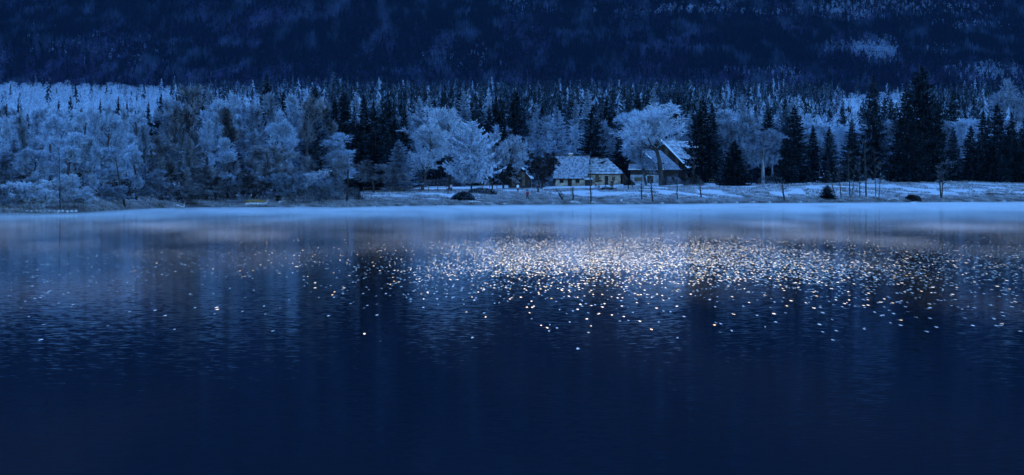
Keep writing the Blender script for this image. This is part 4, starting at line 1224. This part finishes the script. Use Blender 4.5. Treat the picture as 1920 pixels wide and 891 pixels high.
def person(px, row, face, coat, trousers, hair, label, stride=.12, arm=.1, H=1.74, hat=None, lean=0.0):
    Y = find_Y(px, row)
    o = empty('person', (world_x(px, Y), Y, gz(px, Y)), face, (H / 1.74,) * 3)
    if lean: o.rotation_euler = (lean, 0, face)
    tag(o, label, 'person')
    s = stride
    body = [[((0, 0, .94), .13), ((0, 0, 1.15), .115), ((0, 0, 1.36), .13), ((0, 0, 1.46), .07), ((0, -.01, 1.53), .055), ((0, -.02, 1.62), .092), ((0, -.015, 1.69), .08)]]
    for sd_ in (-1, 1):
        n = sum(len([i for i in c if not isinstance(i, int)]) for c in body)
        body.append([0, ((sd_ * .1, 0, .86), .095), ((sd_ * .1, -sd_ * s * .5 - .02, .48), .062), ((sd_ * .1, -sd_ * s, .09), .042), ((sd_ * .11, -sd_ * s - .12, .035), .035)])
        n = sum(len([i for i in c if not isinstance(i, int)]) for c in body)
        a = arm * sd_
        body.append([2, ((sd_ * .2, 0, 1.39), .055), ((sd_ * .25, a * .4 + .02, 1.13), .042), ((sd_ * .25, a - .06, .88), .030), ((sd_ * .25, a - .08, .81), .034)])
        hand = n + 3
        for f in range(4):
            x = sd_ * (.232 + f * .012); Lf = (.06, .075, .07, .055)[f]
            body.append([hand, ((x, a - .105 + f * .018, .76), .010), ((x - sd_ * .008, a - .11 + f * .018, .76 - Lf), .008)])
        body.append([hand, ((sd_ * .215, a - .115, .79), .010), ((sd_ * .205, a - .125, .75), .009)])
    skin_mesh('body', body, SKIN, o)
    # face
    b = MB(); b.add([(-.012, -.108, 1.62), (.012, -.108, 1.62), (0, -.135, 1.605), (0, -.105, 1.645)], [(0, 1, 2), (0, 2, 3), (1, 3, 2), (0, 3, 1)]); b.build('nose', SKIN, o)
    for sx in (-1, 1):
        b = MB(); b.box(sx * .035 - .012, sx * .035 + .012, -.112, -.10, 1.632, 1.645); b.build('eye', M['glass'], o)
    b = MB(); b.box(-.025, .025, -.112, -.10, 1.572, 1.58); b.build('mouth', M['log'], o)
    c = fabric('coat_cloth', coat); t = fabric('trouser_cloth', trousers)
    jk = [[((0, 0, .84), .19), ((0, 0, 1.0), .165), ((0, 0, 1.2), .155), ((0, 0, 1.36), .165), ((0, 0, 1.47), .085)]]
    for sd_ in (-1, 1):
        a = arm * sd_
        jk.append([3, ((sd_ * .205, 0, 1.39), .08), ((sd_ * .26, a * .4 + .02, 1.13), .064), ((sd_ * .255, a - .05, .91), .052)])
    skin_mesh('jacket', jk, c, o)
    tr = [[((0, 0, .95), .15)]]
    for sd_ in (-1, 1):
        tr.append([0, ((sd_ * .1, 0, .84), .115), ((sd_ * .1, -sd_ * s * .5 - .02, .48), .083), ((sd_ * .1, -sd_ * s, .11), .068)])
    skin_mesh('trousers', tr, t, o)
    for sd_ in (-1, 1):
        b = MB(); b.tube([(sd_ * .1, -sd_ * s + .06, .05), (sd_ * .105, -sd_ * s - .06, .055), (sd_ * .11, -sd_ * s - .18, .035)], [.055, .055, .035], 8); b.build('shoe', M['dark_wood'], o)
    bm = bmesh.new(); bmesh.ops.create_uvsphere(bm, u_segments=12, v_segments=8, radius=.112)
    for v in bm.verts:
        v.co.z *= 1.05
        if v.co.y < -.02 and v.co.z < .05: v.co.y = -.02
    me = bpy.data.meshes.new('hair'); bm.to_mesh(me); bm.free(); hm = fabric('hair_colour', hair if not hat else hat); me.materials.append(hm)
    link('hair' if not hat else 'cap', me, o, (0, .0, 1.665))
    return o
person(989, 375, rad(200), (.30, .025, .04), (.012, .014, .03), (.03, .02, .015), 'person in a dark red jacket walking on the bank, nearest to the water', .2, .14, 1.8)
person(971, 361, rad(30), (.78, .80, .84), (.01, .011, .018), (.03, .02, .015), 'person in a white jacket and dark trousers in front of the hut', .1, .12)
person(1009, 362, rad(170), (.03, .02, .03), (.012, .012, .02), (.03, .02, .015), 'person in dark clothes right of the red jacket, below the dark tree', .14, .1)
person(923, 358, rad(90), (.015, .02, .045), (.012, .012, .02), (.03, .02, .015), 'person in dark blue clothes standing right of the snowy mound', .1, .1, 1.85)
person(1148, 354, rad(180), (.012, .014, .025), (.012, .012, .02), (.03, .02, .015), 'dark figure standing before the cream farmhouse wall at the table', .08, .08, 1.9)
person(846, 361, rad(140), (.55, .45, .48), (.05, .04, .06), (.03, .02, .015), 'person in pale pinkish clothes at the left end of the snowy mound', .1, .1, 1.7)

# ------------------------------------------------------------------ grass and reeds on the bank
def bank_grass():
    n = 62000
    px = R.uniform(-40, 1960, n); s = R.uniform(0, 1, n) ** 1.5 * 78 + .4
    Y = shore(px) + s; z = ground_z(px, Y); X = (px - 960) * Y / F
    keep = vnoise(X / 5, Y / 6, 3) > .35
    X, Y, z, s = X[keep], Y[keep], z[keep], s[keep]; n = len(X)
    k = 4
    a = R.uniform(0, 6.28, (n, k)); h = R.uniform(.12, .42, (n, k)); r = R.uniform(0, .35, (n, k))
    c = np.stack([X[:, None] + r * np.cos(a), Y[:, None] + r * np.sin(a), np.repeat(z[:, None], k, 1) - .03], -1)
    w = R.uniform(.03, .09, (n, k))[..., None] * np.stack([np.cos(a + 1.5), np.sin(a + 1.5), 0 * a], -1)
    t = c + np.stack([R.normal(0, .12, (n, k)), R.normal(0, .12, (n, k)), h], -1)
    V = np.stack([c - w, c + w, t], 2).reshape(-1, 3)
    T = np.arange(len(V)).reshape(-1, 3)
    m = leafy('rimed_dry_grass', (0.10, 0.075, 0.06), (0.62, 0.66, 0.72), 0.42, .25, .3, 0)
    tag(link('bank_grass', np_mesh('bank_grass', V, T, m)), 'brown and frosted dry grass tufts along the whole bank', 'grass', kind='stuff')
bank_grass()

# ------------------------------------------------------------------ lake
def water_material():
    m, nt, n, l, b = new_mat('lake_water')
    nt.nodes.remove(b)
    g = n.new("ShaderNodeNewGeometry")
    sp = n.new("ShaderNodeSeparateXYZ"); l.new(g.outputs['Position'], sp.inputs[0])
    def math_(op, a, b_=None, c=None, clamp=False):
        q = n.new("ShaderNodeMath"); q.operation = op; q.use_clamp = clamp
        for i, v in enumerate((a, b_, c)):
            if v is None: continue
            if isinstance(v, (int, float)): q.inputs[i].default_value = v
            else: l.new(v, q.inputs[i])
        return q.outputs[0]
    # wind ruffles the middle of the lake; the water close to the viewer lies calmer
    mp = n.new("ShaderNodeMapping"); mp.inputs['Scale'].default_value = (.10, .035, 1); l.new(g.outputs['Position'], mp.inputs[0])
    pn = n.new("ShaderNodeTexNoise"); pn.inputs['Scale'].default_value = 1; pn.inputs['Detail'].default_value = 3; l.new(mp.outputs[0], pn.inputs[0])
    wob = math_('MULTIPLY_ADD', pn.outputs[0], 60.0, -30.0)
    yy = math_('ADD', sp.outputs[1], wob)
    near = n.new("ShaderNodeMapRange"); near.interpolation_type = 'SMOOTHSTEP'
    near.inputs['From Min'].default_value = 70; near.inputs['From Max'].default_value = 155
    l.new(yy, near.inputs['Value'])
    wind = math_('POWER', near.outputs[0], 3.0)
    # the breeze is strongest in one patch a little right of the middle
    xx = math_('MULTIPLY_ADD', pn.outputs[0], 9.0, math_('ADD', sp.outputs[0], -10.0))
    gr = n.new("ShaderNodeMapRange"); gr.interpolation_type = 'SMOOTHSTEP'; gr.inputs['From Min'].default_value = 6; gr.inputs['From Max'].default_value = 12
    gr.inputs['To Min'].default_value = 1; gr.inputs['To Max'].default_value = .17; l.new(xx, gr.inputs['Value'])
    gl_ = n.new("ShaderNodeMapRange"); gl_.interpolation_type = 'SMOOTHSTEP'; gl_.inputs['From Min'].default_value = -12; gl_.inputs['From Max'].default_value = -5
    gl_.inputs['To Min'].default_value = .05; gl_.inputs['To Max'].default_value = 1; l.new(xx, gl_.inputs['Value'])
    wind = math_('MULTIPLY', wind, math_('MULTIPLY', gr.outputs[0], gl_.outputs[0]))
    # wavelets: small facets, a share of them steep
    mv = n.new("ShaderNodeMapping"); mv.inputs['Scale'].default_value = (20.0, 2.0, 1); l.new(g.outputs['Position'], mv.inputs[0])
    vo = n.new("ShaderNodeTexVoronoi"); vo.inputs['Scale'].default_value = 1.0; l.new(mv.outputs[0], vo.inputs['Vector'])
    sc = n.new("ShaderNodeSeparateColor"); l.new(vo.outputs['Color'], sc.inputs[0])
    cx = math_('MULTIPLY_ADD', sc.outputs[0], 2.0, -1.0)
    ax = math_('ABSOLUTE', cx)
    sx = math_('MULTIPLY', math_('MULTIPLY', cx, math_('MULTIPLY_ADD', math_('MULTIPLY', ax, ax), .6, .4)), WAVE[0])
    sy = math_('MULTIPLY_ADD', sc.outputs[1], WAVE[1] * 2, WAVE[2] - WAVE[1])
    share = math_('MULTIPLY', wind, WAVE[3])
    few = n.new("ShaderNodeMapRange"); few.inputs['From Min'].default_value = 66; few.inputs['From Max'].default_value = 120; few.inputs['To Max'].default_value = .028
    l.new(yy, few.inputs['Value']); share = math_('ADD', share, math_('MULTIPLY', few.outputs[0], math_('MULTIPLY_ADD', gl_.outputs[0], .8, .2)))
    
    far = n.new("ShaderNodeMapRange"); far.inputs['From Min'].default_value = 135; far.inputs['From Max'].default_value = 225; far.inputs['To Min'].default_value = 1; far.inputs['To Max'].default_value = .11
    l.new(yy, far.inputs['Value']); share = math_('MULTIPLY', share, far.outputs[0])
    steep = math_('LESS_THAN', sc.outputs[2], share)
    # long soft ripples everywhere
    mr = n.new("ShaderNodeMapping"); mr.inputs['Scale'].default_value = (4.0, 4.5, 1); l.new(g.outputs['Position'], mr.inputs[0])
    rn = n.new("ShaderNodeTexNoise"); rn.inputs['Scale'].default_value = 1; rn.inputs['Detail'].default_value = 3; l.new(mr.outputs[0], rn.inputs[0])
    sr = n.new("ShaderNodeSeparateColor"); l.new(rn.outputs['Color'], sr.inputs[0])
    amp = 0.055
    rx = math_('MULTIPLY_ADD', sr.outputs[0], amp, -amp / 2)
    ry = math_('MULTIPLY_ADD', sr.outputs[1], amp, -amp / 2)
    nx = math_('ADD', math_('MULTIPLY', sx, steep), rx)
    ny = math_('ADD', math_('MULTIPLY', sy, steep), ry)
    cb = n.new("ShaderNodeCombineXYZ"); l.new(nx, cb.inputs[0]); l.new(ny, cb.inputs[1]); cb.inputs[2].default_value = 1
    nm = n.new("ShaderNodeVectorMath"); nm.operation = 'NORMALIZE'; l.new(cb.outputs[0], nm.inputs[0])
    gl = n.new("ShaderNodeBsdfGlossy"); gl.distribution = 'BECKMANN'; l.new(math_('MULTIPLY_ADD', steep, math_('MULTIPLY_ADD', math_('FRACT', math_('MULTIPLY', sc.outputs[0], 17.3)), .13, .05), .055), gl.inputs['Roughness'])
    gl.inputs['Color'].default_value = (1, 1, 1, 1); l.new(nm.outputs[0], gl.inputs['Normal'])
    df = n.new("ShaderNodeBsdfDiffuse"); df.inputs[0].default_value = (0.0006, 0.002, 0.004, 1)
    fr = n.new("ShaderNodeFresnel"); fr.inputs[0].default_value = 1.33; l.new(nm.outputs[0], fr.inputs['Normal'])
    ms = n.new("ShaderNodeMixShader"); l.new(fr.outputs[0], ms.inputs[0]); l.new(df.outputs[0], ms.inputs[1]); l.new(gl.outputs[0], ms.inputs[2])
    l.new(ms.outputs[0], n["Material Output"].inputs[0])
    return m
WAVE = (0.40, 0.05, -0.138, 0.42, 0.17)   # sideways slope, slope range, mean slope towards the viewer, share of steep wavelets, roughness
M['water'] = water_material()
V = np.array([(-3000, -3000, 0), (3000, -3000, 0), (3000, 1000, 0), (-3000, 1000, 0)], float)
link('lake_water', np_mesh('lake_water', V, np.array([[0, 1, 2, 3]]), M['water']))['kind'] = 'structure'

# ------------------------------------------------------------------ mist on the lake and air
def volume_box(name, x0, x1, y0, y1, z0, z1, mat):
    b = MB(); b.box(x0, x1, y0, y1, z0, z1)
    o = b.build(name, mat); o['kind'] = 'stuff'; o['category'] = 'mist'
    return o
def mist_material():
    m, nt, n, l, b = new_mat('lake_mist')
    nt.nodes.remove(b)
    g = n.new("ShaderNodeNewGeometry")
    sp = n.new("ShaderNodeSeparateXYZ"); l.new(g.outputs['Position'], sp.inputs[0])
    def math_(op, a, b_=None, c=None, clamp=False):
        q = n.new("ShaderNodeMath"); q.operation = op; q.use_clamp = clamp
        for i, v in enumerate((a, b_, c)):
            if v is None: continue
            if isinstance(v, (int, float)): q.inputs[i].default_value = v
            else: l.new(v, q.inputs[i])
        return q.outputs[0]
    # dense bank of mist along the far shore, thin torn wisps nearer
    edge = math_('MULTIPLY_ADD', sp.outputs[0], .55, 352.0)
    d = math_('SUBTRACT', sp.outputs[1], edge)
    mp = n.new("ShaderNodeMapping"); mp.inputs['Scale'].default_value = (.08, .009, .0); l.new(g.outputs['Position'], mp.inputs[0])
    t = n.new("ShaderNodeTexNoise"); t.inputs['Scale'].default_value = 1; t.inputs['Detail'].default_value = 2; l.new(mp.outputs[0], t.inputs[0])
    d2 = math_('MULTIPLY_ADD', t.outputs[0], 190.0, math_('SUBTRACT', d, 84.0))
    mr = n.new("ShaderNodeMapRange"); mr.interpolation_type = 'SMOOTHSTEP'; mr.inputs['From Min'].default_value = 15; mr.inputs['From Max'].default_value = 235
    l.new(d2, mr.inputs['Value'])
    mp3 = n.new("ShaderNodeMapping"); mp3.inputs['Scale'].default_value = (.16, .022, .0); mp3.inputs['Location'].default_value = (7, 2, 0); l.new(g.outputs['Position'], mp3.inputs[0])
    t3 = n.new("ShaderNodeTexNoise"); t3.inputs['Scale'].default_value = 1; t3.inputs['Detail'].default_value = 3; l.new(mp3.outputs[0], t3.inputs[0])
    torn = n.new("ShaderNodeMapRange"); torn.inputs['From Min'].default_value = .34; torn.inputs['From Max'].default_value = .64; torn.inputs['To Min'].default_value = .12; torn.inputs['To Max'].default_value = 1.1; l.new(t3.outputs[0], torn.inputs['Value'])
    bank = math_('MULTIPLY', math_('MULTIPLY', mr.outputs[0], torn.outputs[0]), MIST[0])
    mp2 = n.new("ShaderNodeMapping"); mp2.inputs['Scale'].default_value = (.11, .02, .0); mp2.inputs['Location'].default_value = (3, 1, 0); l.new(g.outputs['Position'], mp2.inputs[0])
    t2 = n.new("ShaderNodeTexNoise"); t2.inputs['Scale'].default_value = 1; t2.inputs['Detail'].default_value = 2; l.new(mp2.outputs[0], t2.inputs[0])
    r2 = n.new("ShaderNodeMapRange"); r2.inputs['From Min'].default_value = .48; r2.inputs['From Max'].default_value = .75; r2.inputs['To Max'].default_value = MIST[1]; r2.inputs['To Min'].default_value = MIST[1] * .03
    l.new(t2.outputs[0], r2.inputs['Value'])
    nearer = n.new("ShaderNodeMapRange"); nearer.inputs['From Min'].default_value = 60; nearer.inputs['From Max'].default_value = 300; nearer.inputs['To Min'].default_value = .06
    l.new(sp.outputs[1], nearer.inputs['Value'])
    veil = n.new("ShaderNodeMapRange"); veil.interpolation_type = 'SMOOTHSTEP'; veil.inputs['From Min'].default_value = 190; veil.inputs['From Max'].default_value = 400; veil.inputs['To Max'].default_value = .008
    l.new(math_('MULTIPLY_ADD', t2.outputs[0], 80.0, math_('SUBTRACT', sp.outputs[1], 40.0)), veil.inputs['Value'])
    bank = math_('ADD', bank, veil.outputs[0])
    dens = math_('MULTIPLY_ADD', r2.outputs[0], nearer.outputs[0], bank)
    pv = n.new("ShaderNodeVolumePrincipled"); pv.inputs['Color'].default_value = (.80, .87, .96, 1); pv.inputs['Anisotropy'].default_value = 0.0
    l.new(dens, pv.inputs['Density'])
    l.new(pv.outputs[0], n["Material Output"].inputs['Volume'])
    return m
MIST = (0.055, 0.015)
M['mist'] = mist_material()
o = volume_box('mist', -170, 170, 30, 705, .02, .24, M['mist'])
o['label'] = 'thin bank of morning mist lying on the lake towards the far shore'

HAZE = 0.7e-5
m, nt, n, l, b = new_mat('air')
nt.nodes.remove(b)
pv = n.new("ShaderNodeVolumePrincipled"); pv.inputs['Color'].default_value = (.14, .42, .95, 1); pv.inputs['Density'].default_value = HAZE
l.new(pv.outputs[0], n["Material Output"].inputs['Volume'])
if HAZE > 0:
    hz = volume_box('haze', -9500, 9500, -3100, 9300, -120, 2700, m)
    hz['label'] = 'faint blue air between the lake and the mountain'; hz['category'] = 'haze'
print('trees', TREES)
